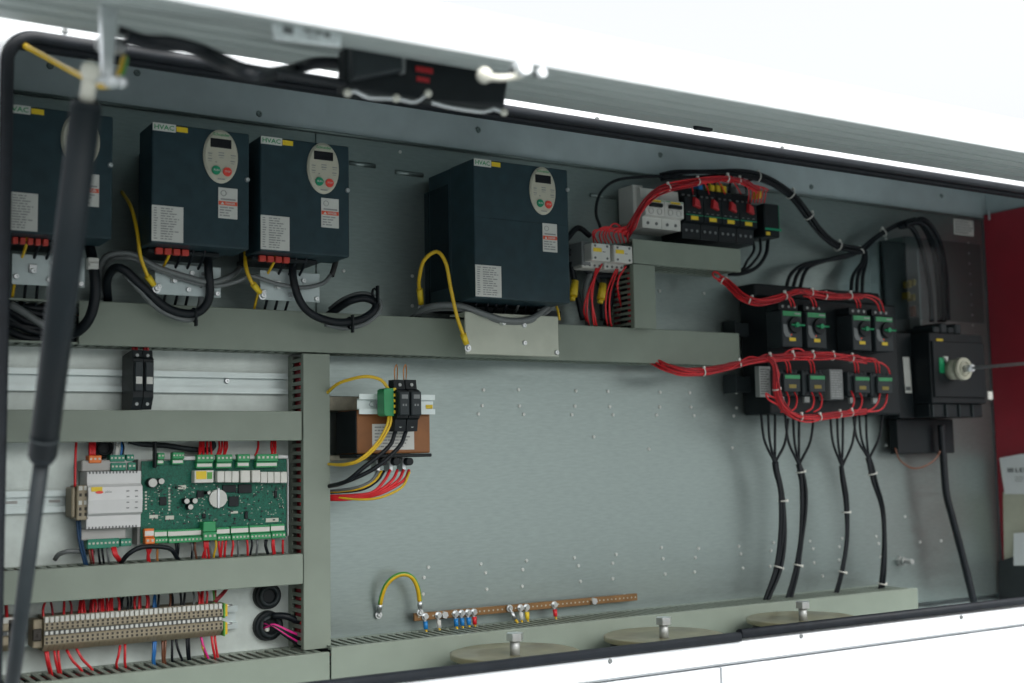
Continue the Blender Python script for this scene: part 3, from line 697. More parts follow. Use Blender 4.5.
for q, n in (((530, 160, 605, 207), 1), ((620, 162, 647, 206), 1), ((649, 162, 676, 206), 1), ((678, 162, 705, 206), 1), ((712, 160, 749, 206), 1), ((757, 159, 789, 206), 1), ((791, 165, 816, 208), 1), ((818, 165, 842, 208), 1), ((844, 165, 868, 208), 1), ((870, 165, 895, 208), 1)):
    a = pr(*q, YP-.012); b = MB(); b.use(m_relay).box(a[0], a[1], YP-.012, YP-.0002, a[2], a[3], .0006)
    if q[0] == 530:
        wq = a[1]-a[0]
        b.use(m_yel).box(a[0]+.08*wq, a[0]+.62*wq, YP-.0124, YP-.011, a[2]+.3*(a[3]-a[2]), a[3]-.05*(a[3]-a[2]))
        b.use(m_gwire).box(a[0]+.65*wq, a[0]+.92*wq, YP-.0124, YP-.011, a[2]+.3*(a[3]-a[2]), a[3]-.15*(a[3]-a[2]))
    b.build('relay', None, pcb)
for q, n in (((540, 97, 605, 150), 4), ((618, 97, 680, 150), 4), ((700, 95, 749, 147), 3), ((775, 95, 860, 147), 5), ((385, 90, 412, 136), 2), ((444, 88, 490, 135), 4)):
    a = pr(*q, YP-.010); zz = a[2]+.45*(a[3]-a[2]); b = MB(); connector(b, a[0], a[1], YP-.010, YP-.0002, zz, a[3], n, m_tgrn)
    b.use(m_tgrn).box(a[0], a[1], YP-.007, YP-.0002, a[2], zz-.0003, .0004)
    b.use(m_relay).box(a[0]+.001, a[1]-.001, YP-.0076, YP-.006, a[2]+.12*(a[3]-a[2]), a[2]+.34*(a[3]-a[2]))
    b.build('output_plug', None, pcb)
for q, n, mm in (((336, 390, 373, 448), 2, m_org), ((374, 396, 424, 444), 4, m_tgrn), ((427, 394, 560, 440), 9, m_tgrn), ((619, 385, 672, 434), 4, m_tgrn), ((676, 381, 746, 431), 5, m_tgrn), ((750, 377, 830, 428), 6, m_tgrn), ((833, 372, 888, 424), 4, m_tgrn)):
    a = pr(*q, YP-.010); zz = a[2]+.42*(a[3]-a[2]); b = MB(); connector(b, a[0], a[1], YP-.011, YP-.0002, a[2], zz, n, mm)
    b.use(mm).box(a[0], a[1], YP-.007, YP-.0002, zz+.0003, a[3], .0004)
    b.use(m_relay).box(a[0]+.0004, a[1]-.0004, YP-.0077, YP-.006, zz+.2*(a[3]-zz), zz+.75*(a[3]-zz))
    b.build('input_plug', None, pcb)
a = pr(565, 362, 618, 434, YP-.016); b = MB(); connector(b, a[0], a[1], YP-.016, YP-.0002, a[2], a[2]+.45*(a[3]-a[2]), 3, m_tgrn); b.use(m_tgrn).box(a[0]+.0005, a[1]-.0005, YP-.014, YP-.0002, a[2]+.46*(a[3]-a[2]), a[3], .0006); b.build('network_plug', None, pcb)
c = at(*cF(625, 270), YP-.006); b = MB(); b.cyl(V((c.x, YP-.0002, c.z)), V((c.x, YP-.005, c.z)), .0103, 28); b.use(m_zinc); b.build('coin_battery', m_lab, pcb)
b = MB(); b.box(c.x-.0014, c.x+.0014, YP-.0062, YP-.005, c.z-.011, c.z+.012, .0004); b.build('battery_clip', m_zinc, pcb)
for x, y, r in ((366, 208, 18), (400, 202, 12), (500, 280, 11), (532, 279, 11), (515, 303, 11), (587, 247, 7)):
    c = at(*cF(x, y), YP-.012); rr = r*.2539*.00116; b = MB(); b.use(m_blk).cyl(V((c.x, YP-.0002, c.z)), V((c.x, YP-.0118, c.z)), rr, 16); b.use(m_lab).cyl(V((c.x, YP-.0119, c.z)), V((c.x, YP-.0123, c.z)), rr*.9, 16); b.build('capacitor', None, pcb)
for q in ((640, 218, 693, 245), (702, 215, 755, 248), (665, 262, 704, 300), (540, 240, 568, 265), (392, 264, 420, 296), (845, 240, 855, 268), (455, 222, 462, 232), (728, 320, 740, 350), (560, 330, 575, 345)):
    a = pr(*q, YP-.002); b = MB(); b.box(a[0], a[1], YP-.0025, YP-.0002, a[2], a[3], .0004); b.build('chip', m_blk, pcb)
b = MB()
for k in range(6): a = at(*cF(338, 245+k*13), YP); b.box(a.x-.001, a.x+.001, YP-.0006, YP-.0002, a.z-.001, a.z+.001)
for k in range(8): a = at(*cF(430, 230+k*12), YP); b.box(a.x-.001, a.x+.001, YP-.0006, YP-.0002, a.z-.001, a.z+.001)
for k in range(170):
    a = at(*cF(random.uniform(345, 880), random.uniform(215, 370)), YP); ww, hh = random.choice(((.0008, .0003), (.0003, .0008), (.0005, .0005), (.0012, .0002)))
    b.box(a.x-ww, a.x+ww, YP-.0005, YP-.0002, a.z-hh, a.z+hh)
for q in ((465, 218, 495, 232), (810, 348, 860, 361), (672, 320, 700, 328), (415, 338, 448, 352), (352, 335, 385, 347)):
    a = pr(*q, YP); b.box(a[0], a[1], YP-.0007, YP-.0002, a[2], a[3])
b.build('solder_pads', m_cop, brd)
b = MB()
for k in range(120):
    a = at(*cF(random.uniform(345, 880), random.uniform(215, 370)), YP); ww, hh = random.choice(((.0009, .0005), (.0005, .0009), (.0014, .0008)))
    b.box(a.x-ww, a.x+ww, YP-.0012, YP-.0002, a.z-hh, a.z+hh)
b.build('small_components', m_blk2, brd)
a = pr(372, 20, 382, 150, YP-.012); b = MB(); b.box(a[0], a[1], YP-.012, YP-.004, a[2], a[3], .001); b.build('ribbon_cable', m_blk, None, 'flat black ribbon cable entering the circuit board from the duct above', 'ribbon cable')
# wires above and below the board
for i, x in enumerate((552, 558, 566, 580, 592, 625, 638, 650, 656, 780, 834, 840, 848)):
    p = cF(x, 36); q = cF(x+random.uniform(-10, 6), 100)
    wire('wire', pth((*p, 1.412), (p[0]+random.uniform(-1, 1), p[1]+8, 1.406), (*q, 1.396)), .0013, m_rwire, 'red wire dropping from the duct into an upper plug of the circuit board', 'wire', 'red wires above the circuit board', seg=6)
for i, (x, mm) in enumerate(((345, m_rwire), (350, m_rwire), (356, m_rwire), (568, m_rwire), (574, m_rwire), (582, m_rwire), (626, m_rwire), (641, m_rwire), (655, m_rwire), (680, m_rwire), (736, m_rwire), (838, m_rwire), (878, m_rwire), (842, m_rwire), (755, m_bwire), (810, m_bwire), (815, m_bwire), (525, m_bwire), (518, m_grwire), (532, m_brw), (590, m_grwire), (612, m_ywire), (700, m_grwire), (380, m_orw), (775, m_grwire), (455, m_bwire), (465, m_bwire))):
    p = cF(x, 436 if x > 560 else 446); q = cF(x+random.uniform(-12, 10), 500-(x-345)*.02)
    nm = {m_rwire: 'red', m_bwire: 'black', m_grwire: 'grey', m_brw: 'brown', m_ywire: 'yellow', m_orw: 'orange'}[mm]
    wire('wire', pth((p[0], p[1]-1, 1.394), (p[0]+random.uniform(-1, 1), p[1]+5, 1.393), (q[0], q[1]+1, 1.398), (q[0]+1, q[1]+9, 1.403)), .0013, mm, nm+' wire from a lower plug of the circuit board into the duct', 'wire', nm+' wires below the circuit board', seg=6)
for dx in (0, 3, 6): wire('wire', pth(*[(*cF(x+dx*2, y), Y) for x, y, Y in ((205, 462, 1.397), (212, 490, 1.393), (232, 518, 1.40))]), .0014, m_rwire, 'red wire from the lower plug of the white module', 'wire', 'red wires below the white module', seg=6)
for dx, mm, nm in ((115, m_brw, 'brown'), (125, m_dred, 'dark red'), (150, m_bwire, 'black'), (165, m_bwire, 'black'), (185, m_grwire, 'grey')):
    wire('wire', pth(*[(*cF(dx+ddx, y), Y) for ddx, y, Y in ((0, 462, 1.40), (3, 490, 1.396), (8, 526, 1.402))]), .0012, mm, nm+' wire hanging below the white module', 'wire', nm+' wires below the white module', seg=6)
wire('cable', pth(*[(*cF(x, y), Y) for x, y, Y in ((240, 525, 1.40), (268, 490, 1.392), (320, 462, 1.39), (400, 460, 1.39), (440, 472, 1.39), (465, 510, 1.40))]), .0026, m_bwire, 'black cable arching under the left end of the circuit board', 'cable')
wire('cable', pth(*[(*cF(x, y), Y) for x, y, Y in ((-20, 510, 1.41), (-5, 490, 1.405), (30, 478, 1.40), (80, 478, 1.405), (130, 482, 1.42))]), .0026, m_grwire, 'grey cable curving up from the duct near the strut', 'cable')
wire('cable', pth(*[(*cF(x, y), Y) for x, y, Y in ((270, 44, 1.42), (330, 56, 1.415), (420, 62, 1.413), (520, 76, 1.413), (585, 78, 1.413), (606, 64, 1.413), (600, 44, 1.415))]), .0030, m_blk2, 'dark grey cable curled under the duct above the circuit board', 'cable')
for x, mm, nm in ((118, m_rwire, 'red'), (124, m_rwire, 'red'), (131, m_rwire, 'red'), (136, m_rwire, 'red')):
    wire('wire', pth((*cF(x+random.uniform(-4, 4), 36), 1.41), (*cF(x, 70), 1.404), (*cF(x, 106), 1.402)), .0015, mm, 'red wire into the orange plug of the white module', 'wire', 'red wires above the orange plug', seg=6)
for x, mm, nm in ((205, m_grwire, 'grey'), (222, m_lab, 'white'), (236, m_blwire, 'blue'), (243, m_bwire, 'black'), (216, m_lab, 'white')):
    wire('wire', pth((*cF(x+random.uniform(-4, 22), 34), 1.41), (*cF(x+8, 70), 1.40), (*cF(x, 112), 1.40)), .0012, mm, nm+' wire into the upper plugs of the white module', 'wire', nm+' wires above the white module', seg=6)
b = MB(); c = at(*cF(175, 72), 1.412); b.cyl(c+V((0, .012, 0)), c, .012, 18, .010).ring(c, (0, 1, 0), .007, .002, 16, 6); b.build('cable_gland', m_blk, None, 'black gland half hidden behind the white module top', 'cable gland', 'round black cable glands')
# end clamp and wires at the module's left
def terminal(x0, x1, z0, z1, y, label, group, marker=True):
    t = thing('terminal_block', ((x0+x1)/2, YB, z0), label, 'terminal block', group)
    h = z1-z0; yb = YB-.0092
    b = MB(); b.use(m_bei).xprism([(yb, z0), (y+.010, z0), (y+.002, z0+.16*h), (y, z0+.22*h), (y, z0+.44*h), (y+.003, z0+.47*h), (y+.003, z0+.60*h), (y, z0+.63*h), (y, z0+.82*h), (y+.004, z0+.86*h), (y+.006, z1), (yb, z1)], x0, x1-.0003)
    b.use(m_beid); w = x1-x0; xc = (x0+x1)/2-.00015
    for zz in (.27, .38, .68, .78): b.box(xc-w*.22, xc+w*.22, y-.0003, y+.001, z0+zz*h-w*.25, z0+zz*h+w*.25)
    b.build('body', None, t)
    if marker:
        b = MB(); b.box(x0+.0004, x1-.0008, y+.001, y+.0045, z1-.17*h, z1-.005*h, .0004); b.build('marker', m_lab, t)
        b = MB(); b.use(m_ink).box(x0+.0001, x1-.0004, y+.0018, y+.0034, z0+.475*h, z0+.595*h); b.use(m_lab).box(xc-w*.27, xc+w*.27, y+.0012, y+.002, z0+.49*h, z0+.58*h); b.build('jumper', None, t)
    return t
x0, x1, z0, z1 = rect(77, 485.5, 88.5, 520, 1.388)
t = thing('terminal_block', ((x0+x1)/2, YB, z0), 'beige rail terminal pair left of the white module', 'terminal block')
b = MB(); xa = at(71, 490, 1.395).x; b.box(x0, x1, 1.388, YB-.0092, z0, z1, .001).box(xa, x0-.0004, 1.392, YB-.0092, z0+.003, z1-.002, .0012); b.build('body', m_bei, t)
b = MB()
for fx in (.2, .65):
    for fz in (.12, .28, .68): b.box(x0+fx*(x1-x0), x0+(fx+.2)*(x1-x0), 1.3876, 1.389, z0+fz*(z1-z0), z0+(fz+.09)*(z1-z0))
b.build('wire_holes', m_beid, t)
b = MB()
for fx in (.15, .6): b.box(x0+fx*(x1-x0), x0+(fx+.26)*(x1-x0), 1.3874, 1.389, z0+.44*(z1-z0), z0+.56*(z1-z0)); b.box(x0+fx*(x1-x0), x0+(fx+.3)*(x1-x0), 1.3874, 1.389, z0+.86*(z1-z0), z0+.98*(z1-z0))
b.build('marker', m_lab, t)
wire('wire', pth((76.5, 438, 1.41), (75.5, 455, 1.402), (75, 487, 1.396)), .0014, m_rwire, 'single red wire dropping onto the beige terminal pair', 'wire', seg=6)
for dx in (0, 2.5): wire('wire', pth((77+dx, 519, 1.40), (79+dx, 540, 1.40), (85+dx, 566, 1.402)), .0014, mat('dark_blue_insulation', (.01, .05, .12), .4), 'dark blue wire below the beige terminal pair', 'wire', 'dark blue wires below the terminal pair', seg=6)
# ------------------------------------------------------------------ long terminal row
YT = 1.386
x0 = at(44.5, 632, YT).x; x1 = at(223.3, 620, YT).x; z1 = at(134, 610.3, YT).z; z0 = at(134, 644.5, YT).z
n = 37; w = (x1-x0)/n
TL_ = 'narrow beige terminal in the long lower row, white marker on top'
t0 = terminal(x0, x0+w, z0, z1, YT, TL_, 'beige terminals of the long lower row')
gaps = {4: .0006, 9: .0006, 19: .0006, 22: .0004, 24: .0004, 26: .0004, 29: .0004, 32: .0006}
for i in range(1, n): clone(t0, (i*w, 0, 0))
xe = x0+n*w
t = thing('earth_terminal', (xe, YB, z0), 'green and yellow earth terminal at the right end of the long beige row', 'terminal block')
h = z1-z0
for z_a, z_b in ((.0, .45), (.55, 1.0)):
    b = MB(); b.use(m_gwire).box(xe+.0002, xe+.0022, YT-.001, YB-.0092, z0+z_a*h, z0+z_b*h, .0004).use(m_ywire).box(xe+.0023, xe+.0055, YT+.001, YB-.0092, z0+(z_a+.04)*h, z0+(z_b-.04)*h, .0005)
    b.build('body', None, t)
for zz in (.2, .75):
    b = MB(); p = V((xe+.005, YT+.014, z0+zz*h+.004)); b.cyl(p, p+V((.010, 0, .0008)), .0012, 8); b.build('jumper_pin', m_zinc, t)
x0c = at(33.5, 632, YT+.006).x
t = thing('end_clamp', (x0c, YB, z0), 'dull beige end clamp closing the left end of the long terminal row', 'end clamp')
b = MB(); b.box(x0c, x0-.0003, YT+.008, YB-.0092, z0+.004, z1-.003, .001); b.build('body', m_bei, t)
b = MB(); b.box(x0c-.001, x0-.0015, YT+.004, YT+.0078, z0+.012, z1-.012, .001); b.cyl(V(((x0c+x0)/2, YT+.004, (z0+z1)/2)), V(((x0c+x0)/2, YT+.002, (z0+z1)/2)), .002, 10); b.build('clamp_screw', m_beid, t)
xx0, xx1, zz0, zz1 = rect(3, 618, 24, 651, YT+.004)
terminal(xx0, xx1, zz0, zz1, YT+.004, 'wide beige terminal at the far left behind the strut', None)
wire('wire', pth((6, 600, 1.41), (6.5, 612, 1.40), (7, 622, 1.395)), .0018, m_rwire, 'red wire dropping onto the wide beige terminal at far left', 'wire', seg=6)
cG = lambda x, y: (x*.2539, 510+y*.2539)
reds = [(172, m_rwire), (210, m_dred), (250, m_rwire), (280, m_dred), (310, m_rwire), (318, m_dred), (326, m_rwire), (336, m_rwire), (355, m_dred), (368, m_rwire), (376, m_rwire), (392, m_dred), (400, m_rwire), (408, m_rwire), (416, m_dred), (426, m_rwire), (435, m_rwire), (444, m_rwire), (466, m_rwire), (474, m_dred), (535, m_rwire), (545, m_rwire), (554, m_dred), (575, m_rwire), (584, m_dred), (783, m_rwire), (791, m_rwire), (800, m_rwire), (812, m_rwire), (486, m_bwire), (500, m_bwire), (513, m_bwire), (530, m_bwire), (605, m_blwire), (615, m_blwire), (622, m_bwire), (668, m_brw), (680, m_bwire), (716, m_bwire), (723, m_bwire), (845, m_gwire), (852, m_dred), (470, m_grwire), (760, m_grwire)]
NM = {m_rwire: 'red', m_dred: 'dark red', m_bwire: 'black', m_blwire: 'blue', m_brw: 'brown', m_gwire: 'green', m_grwire: 'grey', m_pink: 'pink', m_ywire: 'yellow', m_orw: 'orange', m_lab: 'white'}
for x, mm in reds:
    t_ = (x-170)/700; ya = 372-58*t_-14; yb_ = 432-52*t_
    wire('wire', pth((*cG(x+random.uniform(-14, 14), ya-8), 1.412), (*cG(x+random.uniform(-6, 6), ya+28), 1.402+random.uniform(-.003, .003)), (*cG(x, yb_+2), 1.397)), .00135, mm, NM[mm]+' wire dropping from the duct onto the long terminal row', 'wire', NM[mm]+' wires above the long terminal row', seg=6)
for dx in (0, 8): wire('wire', pth((*cG(842+dx, 362), 1.398), (*cG(868+dx, 335), 1.40), (*cG(897+dx*.3, 305), 1.412)), .0015, m_dred, 'dark red wire slanting up from the right end of the terminal row', 'wire', 'slanting dark red wires', seg=6)
for xa, ya, xb, yb_, mm in ((178, 560, 192, 625, m_rwire), (186, 560, 203, 640, m_rwire), (213, 560, 228, 630, m_rwire), (228, 558, 238, 636, m_rwire), (262, 562, 322, 632, m_rwire), (298, 552, 362, 628, m_rwire), (473, 545, 458, 606, m_rwire), (492, 535, 492, 604, m_rwire), (605, 522, 602, 596, m_blwire), (613, 520, 607, 596, m_blwire), (640, 520, 642, 596, m_brw), (652, 518, 648, 590, m_brw), (678, 515, 678, 590, m_bwire), (690, 512, 716, 588, m_bwire), (735, 510, 740, 580, m_bwire), (744, 508, 746, 576, m_bwire), (790, 505, 822, 588, m_pink), (832, 500, 846, 578, m_rwire), (845, 498, 858, 580, m_rwire), (795, 530, 806, 560, m_ywire)):
    wire('wire', pth((*cG(xa, ya-12), 1.40), (*cG(xa*.6+xb*.4, ya*.55+yb_*.45), 1.396), (*cG(xb, yb_), 1.40), (*cG(xb+6, yb_+26), 1.406)), .0014, mm, NM[mm]+' wire leaving the underside of the long terminal row', 'wire', NM[mm]+' wires below the long terminal row', seg=6)
# glands lower left
for px, py, r, lb in ((269.5, 596, .0165, 'upper'), (270.5, 626.5, .0178, 'lower')):
    c = at(px, py, YB-.012); t = thing('cable_gland', (c.x, YB, c.z-r), f'{lb} of two round black glands beside the vertical duct', 'cable gland', 'round black cable glands')
    b = MB(); b.cyl((c.x, YB, c.z), (c.x, YB-.010, c.z), r, 28, r*.93); b.build('flange', m_blk, t)
    b = MB(); b.ring((c.x, YB-.011, c.z), (0, 1, 0), r*.62, .0028, 24, 8); b.build('collar', m_blk2, t)
    if lb == 'lower': b = MB(); b.box(c.x-.008, c.x-.003, YB-.018, YB-.0105, c.z-.005, c.z+.004, .001); b.build('tie_mount', m_tie, t)
for i, (mm, nm) in enumerate(((m_pink, 'pink'), (m_bwire, 'black'), (m_bwire, 'black'), (m_pink, 'pink'), (m_bwire, 'black'))):
    dz = -i*1.6+3
    wire('wire', pth((264, 625+dz, 1.416), (274, 626-dz*.4, 1.405), (288, 634-dz*1.1, 1.402), (303, 642-dz*1.6, 1.404)), .0017, mm, nm+' wire running from the lower gland into the vertical duct', 'wire', nm+' wires from the lower gland', seg=6)
wire('cable', pth((272, 616, 1.415), (285, 616, 1.408), (298, 621, 1.406), (306, 622, 1.41)), .004, m_bwire, 'short black cable above the pink wires entering the vertical duct', 'cable')
# wire ends seen in the slots of the vertical ducts
def slotwires(xa, z0_, z1_, pitch, y, label, group, skip=()):
    n = int((z1_-z0_)/pitch); off = z0_+(z1_-z0_-n*pitch)/2
    for i in range(1, n):
        z = off+pitch*i
        if i in skip: continue
        mm = m_dred if i % 3 else m_rwire
        wire('wire', [V((xa+.0004, y+.002, z)), V((xa+.007, y+.003, z-.0006)), V((xa+.014, y+.006, z-.010))], .0016, mm, label, 'wire', group, seg=6)
slotwires(vx0, vz0, vz1, .0092, YD+.011, 'dark red wire end showing in a slot of the vertical duct', 'wires in the vertical duct slots', tuple(range(23, 30)))
slotwires(ux0, at(634, 328, 1.365).z, uz0b-.002, .0075, 1.365+.012, 'red wire end in a slot of the stubby vertical duct', 'wires in the stubby duct slots')

# ------------------------------------------------------------------ transformer
YX = 1.35
x0, x1, z0, z1 = rect(357, 409.5, 430.5, 453, YX)
tr = thing('transformer', ((x0+x1)/2, YB, z0-.006), 'brown control transformer half behind the vertical duct', 'transformer')
b = MB(); b.box(x0, x1, YX, YB-.022, z0, z1, .002, 2); win = b.build('winding', m_brown, tr)
b = MB(); b.box(x0-.001, x0+.0004, YX+.0015, YB-.021, z0+.001, z1-.001); b.build('winding_side', m_blk, tr)
b = MB(); b.box(x0-.03, x0+.030, YB-.035, YB-.004, z1+.0005, z1+.018, .001); b.box(x0-.03, x1-.012, YB-.034, YB-.003, z0-.008, z0-.0005, .001)
b.build('core', m_core, tr)
b = MB(); b.box(x0-.002, x1+.001, YX-.002, YB-.02, z0-.0045, z0-.0005, .0008); b.build('base_strip', m_blk, tr)
q = rect(372, 424, 414, 449.5, YX); b = MB(); b.use(m_lab).box(q[0], q[1], YX-.0008, YX+.0005, q[2], q[3]); b.use(m_ink_l); inklines(b, q[0]+.003, q[1]-.004, q[2]+.002, q[3]-.002, 7, YX-.0009); b.build('rating_label', None, tr)
for px in (385.7, 398.3, 411.3):
    c = at(px, 461.5, YX); b = MB(); b.cyl(c+V((0, .022, 0)), c+V((0, .003, 0)), .0052, 14, .0046); b.build('terminal_knob', m_blk, tr)
    b = MB(); b.box(c.x-.006, c.x-.001, YX+.012, YX+.028, c.z-.012, c.z+.008, .0006); b.build('terminal_clip', m_zinc, tr)
q = rect(358, 394, 434, 414.5, YX-.006)
b = MB(); hh = q[3]-q[2]; e = .0012; y = YX-.0025; dep = .0055
prof = [(y, q[2]+.22*hh), (y, q[3]-.22*hh), (y-dep, q[3]-.22*hh), (y-dep, q[3]), (y-dep-e, q[3]), (y-dep-e, q[3]-.22*hh-e), (y-e, q[3]-.22*hh-e), (y-e, q[2]+.22*hh+e), (y-dep-e, q[2]+.22*hh+e), (y-dep-e, q[2]), (y-dep, q[2]), (y-dep, q[2]+.22*hh)]
b.use(m_rail).xprism(prof, q[0], q[1]); b.use(m_yel).box(q[1]-.010, q[1]-.0008, y-e-.0006, y-e, q[2]+.3*hh, q[2]+.5*hh)
b.use(m_zinc).dome((at(370, 405, YX).x, y-e, (q[2]+q[3])/2), .003, .002, 10)
b.build('din_rail', None, tr)
q = rect(384, 388, 396.5, 416, YX-.028)
t = thing('earth_terminal', ((q[0]+q[1])/2, YX-.01, q[2]), 'green and yellow earth terminal on the transformer rail', 'terminal block')
b = MB(); b.prism([(q[0], q[2]+.002), (q[0], q[3]-.002), (q[0]+.003, q[3]), (q[1]-.003, q[3]), (q[1]-.003, q[2]), (q[0]+.003, q[2])], YX-.028, YX-.010, .0008); b.build('body', m_tgrn, t)
b = MB()
for k in range(5): b.box(q[1]-.0036, q[1]-.0002, YX-.0285, YX-.012, q[2]+.003+k*.0066, q[2]+.0068+k*.0066, .0004)
b.build('clip', m_yel, t)
def fh2(px0, px1, label):
    q = rect(px0, 379, px1, 431, YX-.036)
    t = thing('fuse_holder', ((q[0]+q[1])/2, YX-.01, q[2]), label, 'fuse holder', 'black fuse holders')
    h = q[3]-q[2]; yb = YX-.0105; y = YX-.036
    b = MB(); b.xprism([(yb, q[2]), (y+.010, q[2]), (y+.008, q[2]+.22*h), (y+.003, q[2]+.26*h), (y+.003, q[2]+.78*h), (y+.010, q[2]+.82*h), (y+.012, q[3]), (yb, q[3])], q[0], q[1]-.0004); b.build('body', m_blk, t)
    b = MB(); b.box(q[0]+.0006, q[1]-.001, y-.003, y+.0028, q[2]+.30*h, q[2]+.76*h, .001); lv = b.build('lever', m_blk2, t)
    b = MB(); xc = (q[0]+q[1])/2
    for k in range(2): b.box(xc-.003+k*.0035, xc-.001+k*.0035, y-.0033, y-.0029, q[2]+.48*h, q[2]+.52*h)
    b.box(xc-.004, xc+.004, y-.0033, y-.0029, q[2]+.62*h, q[2]+.70*h); b.build('lever_marks', m_gry, lv)
    for zz in (.1, .9): b = MB(); b.cyl((xc, y+.0105, q[2]+zz*h), (xc, y+.0092, q[2]+zz*h), .0021, 10); b.build('terminal_screw', m_lab_d, t)
fh2(398, 409.6, 'black fuse holder on the transformer rail, beside the earth terminal')
fh2(409.8, 421.5, 'black fuse holder at the outer end of the transformer rail')
YW = 1.335
wire('earth_wire', pth((326, 394, 1.385), (336, 385, 1.36), (348, 380, 1.345), (366, 376.5, 1.33), (381, 380, 1.325), (389, 390, 1.326)), .0020, m_ywire, 'yellow and green wire arching over the transformer to the earth terminal', 'earth wire', stripe=m_gwire)
for k in (0, 1): wire('earth_wire', pth((388.5+k*2.5, 415, 1.326), (387+k*3, 425, 1.324), (377+k*3, 443, 1.325), (360+k*3, 459, 1.33), (345, 464+k, 1.345), (325, 464, 1.388)), .0016, m_ywire, 'thin yellow and green wire sweeping down across the transformer label', 'earth wire', 'thin earth wires on the transformer', stripe=m_gwire)
for k, px in enumerate((395.5, 406)): wire('cable', pth((px, 431, 1.328), (px-7, 447, 1.325), (363+k*12, 468, 1.33), (345, 482, 1.35), (325, 487, 1.39)), .0026, m_bwire, 'black cable from the fuse holders sweeping down left past the transformer', 'cable', 'black cables from the transformer fuses')
for k, px in enumerate((390, 397.5, 403.5, 409)): wire('wire', pth((px, 470, 1.358), (px-6, 481, 1.352), (372+k*2.4, 492.5+k*.5, 1.355), (350, 495.5+k*1.2, 1.37), (325, 496+k*1.2, 1.395)), .0019, m_rwire, 'red wire from the transformer terminals running left to the vertical duct', 'wire', 'red wires from the transformer', seg=6)
for k, (px, mm) in enumerate(((378, m_grwire), (381.5, m_ywire), (384, m_bwire))): wire('wire', pth((px, 471, 1.36), (px-7, 481, 1.358), (354+k*3, 488+k, 1.365), (326, 491.5+k*.7, 1.395)), .0017, mm, NM[mm]+' wire from the left transformer terminal to the vertical duct', 'wire', seg=6)
wire('wire', pth((409.5, 472, 1.352), (402, 487, 1.348), (382, 497, 1.35), (363, 499.5, 1.36), (343, 498, 1.375), (326, 496, 1.40)), .0015, m_ywire, 'lowest yellow wire bowing under the red transformer wires', 'wire', seg=6)
for k, px in enumerate((395, 404)): wire('wire', pth((px, 380, 1.335), (px-.5, 370, 1.335), (px+1.5, 364.5, 1.34), (px+2.5, 370, 1.35), (px+2, 380, 1.36)), .0007, m_orw, 'tiny orange wire loop above the transformer fuse holders', 'wire', 'orange wire loops', seg=6)

# ------------------------------------------------------------------ earth bar
YE = 1.415
x0 = at(414.5, 616, YE).x; x1 = at(637.5, 596, YE).x; z1 = at(525, 603.5, YE).z; z0 = at(525, 611, YE).z
bar = thing('earth_bar', ((x0+x1)/2, YB, z0), 'long brown copper earth bar with bolts above the bottom duct', 'earth bar')
b = MB(); b.box(x0, x1, YE, YE+.004, z0, z1, .0005); br = b.build('bar', m_copper, bar)
b = MB(); x = x0+.006
while x < x1-.003: b.cyl((x, YE+.0005, (z0+z1)/2), (x, YE-.0003, (z0+z1)/2), .0011, 8); x += .0068
b.build('holes', m_cop, br)
for xx in (x0+.02, x1-.012): b = MB(); b.cyl((xx, YE+.0042, (z0+z1)/2), (xx, YB-.0003, (z0+z1)/2), .004, 10); b.build('standoff', m_zinc, bar)
zc = (z0+z1)/2
for px in (443.5, 593): b = MB(); xx = at(px, 607, YE).x; b.cyl((xx, YE, zc), (xx, YE-.005, zc), .0046, 6, smooth=False); b.build('bolt', m_zinc, bar)
for px, mm, lb in ((424.5, m_blue, 'blue crimp lug nearest the arched strap on the earth bar'), (455, m_blue, 'left blue lug of the three together on the earth bar'), (461, m_blue, 'middle blue lug of the three together on the earth bar'), (467.5, m_blue, 'right blue lug of the three together on the earth bar'), (473.4, m_rwire, 'red crimp lug beside the three blue ones'), (554, m_rwire, 'lone red crimp lug right of the yellow one'), (526, m_yel, 'yellow crimp lug on the middle of the earth bar'), (437.7, m_lab, 'white crimp lug between two bolts on the earth bar'), (520, m_lab, 'white crimp lug beside the yellow one')):
    xx = at(px, 607, YE).x; t = thing('ring_terminal', (xx, YE, zc-.02), lb, 'ring terminal', 'crimped ring terminals')
    yb = YE-.0012
    b = MB(); b.cyl((xx, YE, zc), (xx, YE-.0016, zc), .0046, 14); b.cyl((xx, YE-.0016, zc), (xx, YE-.005, zc), .0034, 6, smooth=False); b.box(xx-.0013, xx+.0013, YE-.0015, YE, zc-.007, zc-.003); b.build('ring', m_zinc, t)
    b = MB(); b.cyl((xx, YE-.002, zc-.006), (xx, YE-.003, zc-.0155), .0030, 10, .0027); b.build('sleeve', mm, t)
    b = MB(); b.cyl((xx, YE-.003, zc-.0155), (xx+.001, YE-.005, zc-.022), .0014, 8); b.build('wire_stub', m_ywire, t)
lug(at(515, 619, YE-.004), at(511.5, 612, YE-.003), m_zinc, 'slanting bare lug left of the yellow crimp lug on the earth bar', .0028)
wire('wire', pth((515, 619, 1.411), (519, 624, 1.408), (524, 626, 1.405), (532, 627.5, 1.402)), .0017, m_ywire, 'short yellow and black wire end at the slanting lug', 'wire', seg=6, stripe=m_bwire)
wire('earth_strap', pth((380, 605, 1.42), (381.5, 597, 1.417), (385.5, 586, 1.413), (393.7, 577.3, 1.408), (404, 574, 1.405), (412.7, 578, 1.405), (418, 589, 1.408), (419.8, 602, 1.411)), .0030, m_ywire, 'arched green and yellow earth strap joining plate and earth bar', 'earth strap', stripe=m_gwire)
lug(at(380, 604, 1.42), at(379.2, 611, 1.424), m_zinc, 'bare metal lug at the left foot of the arched strap', .0034)
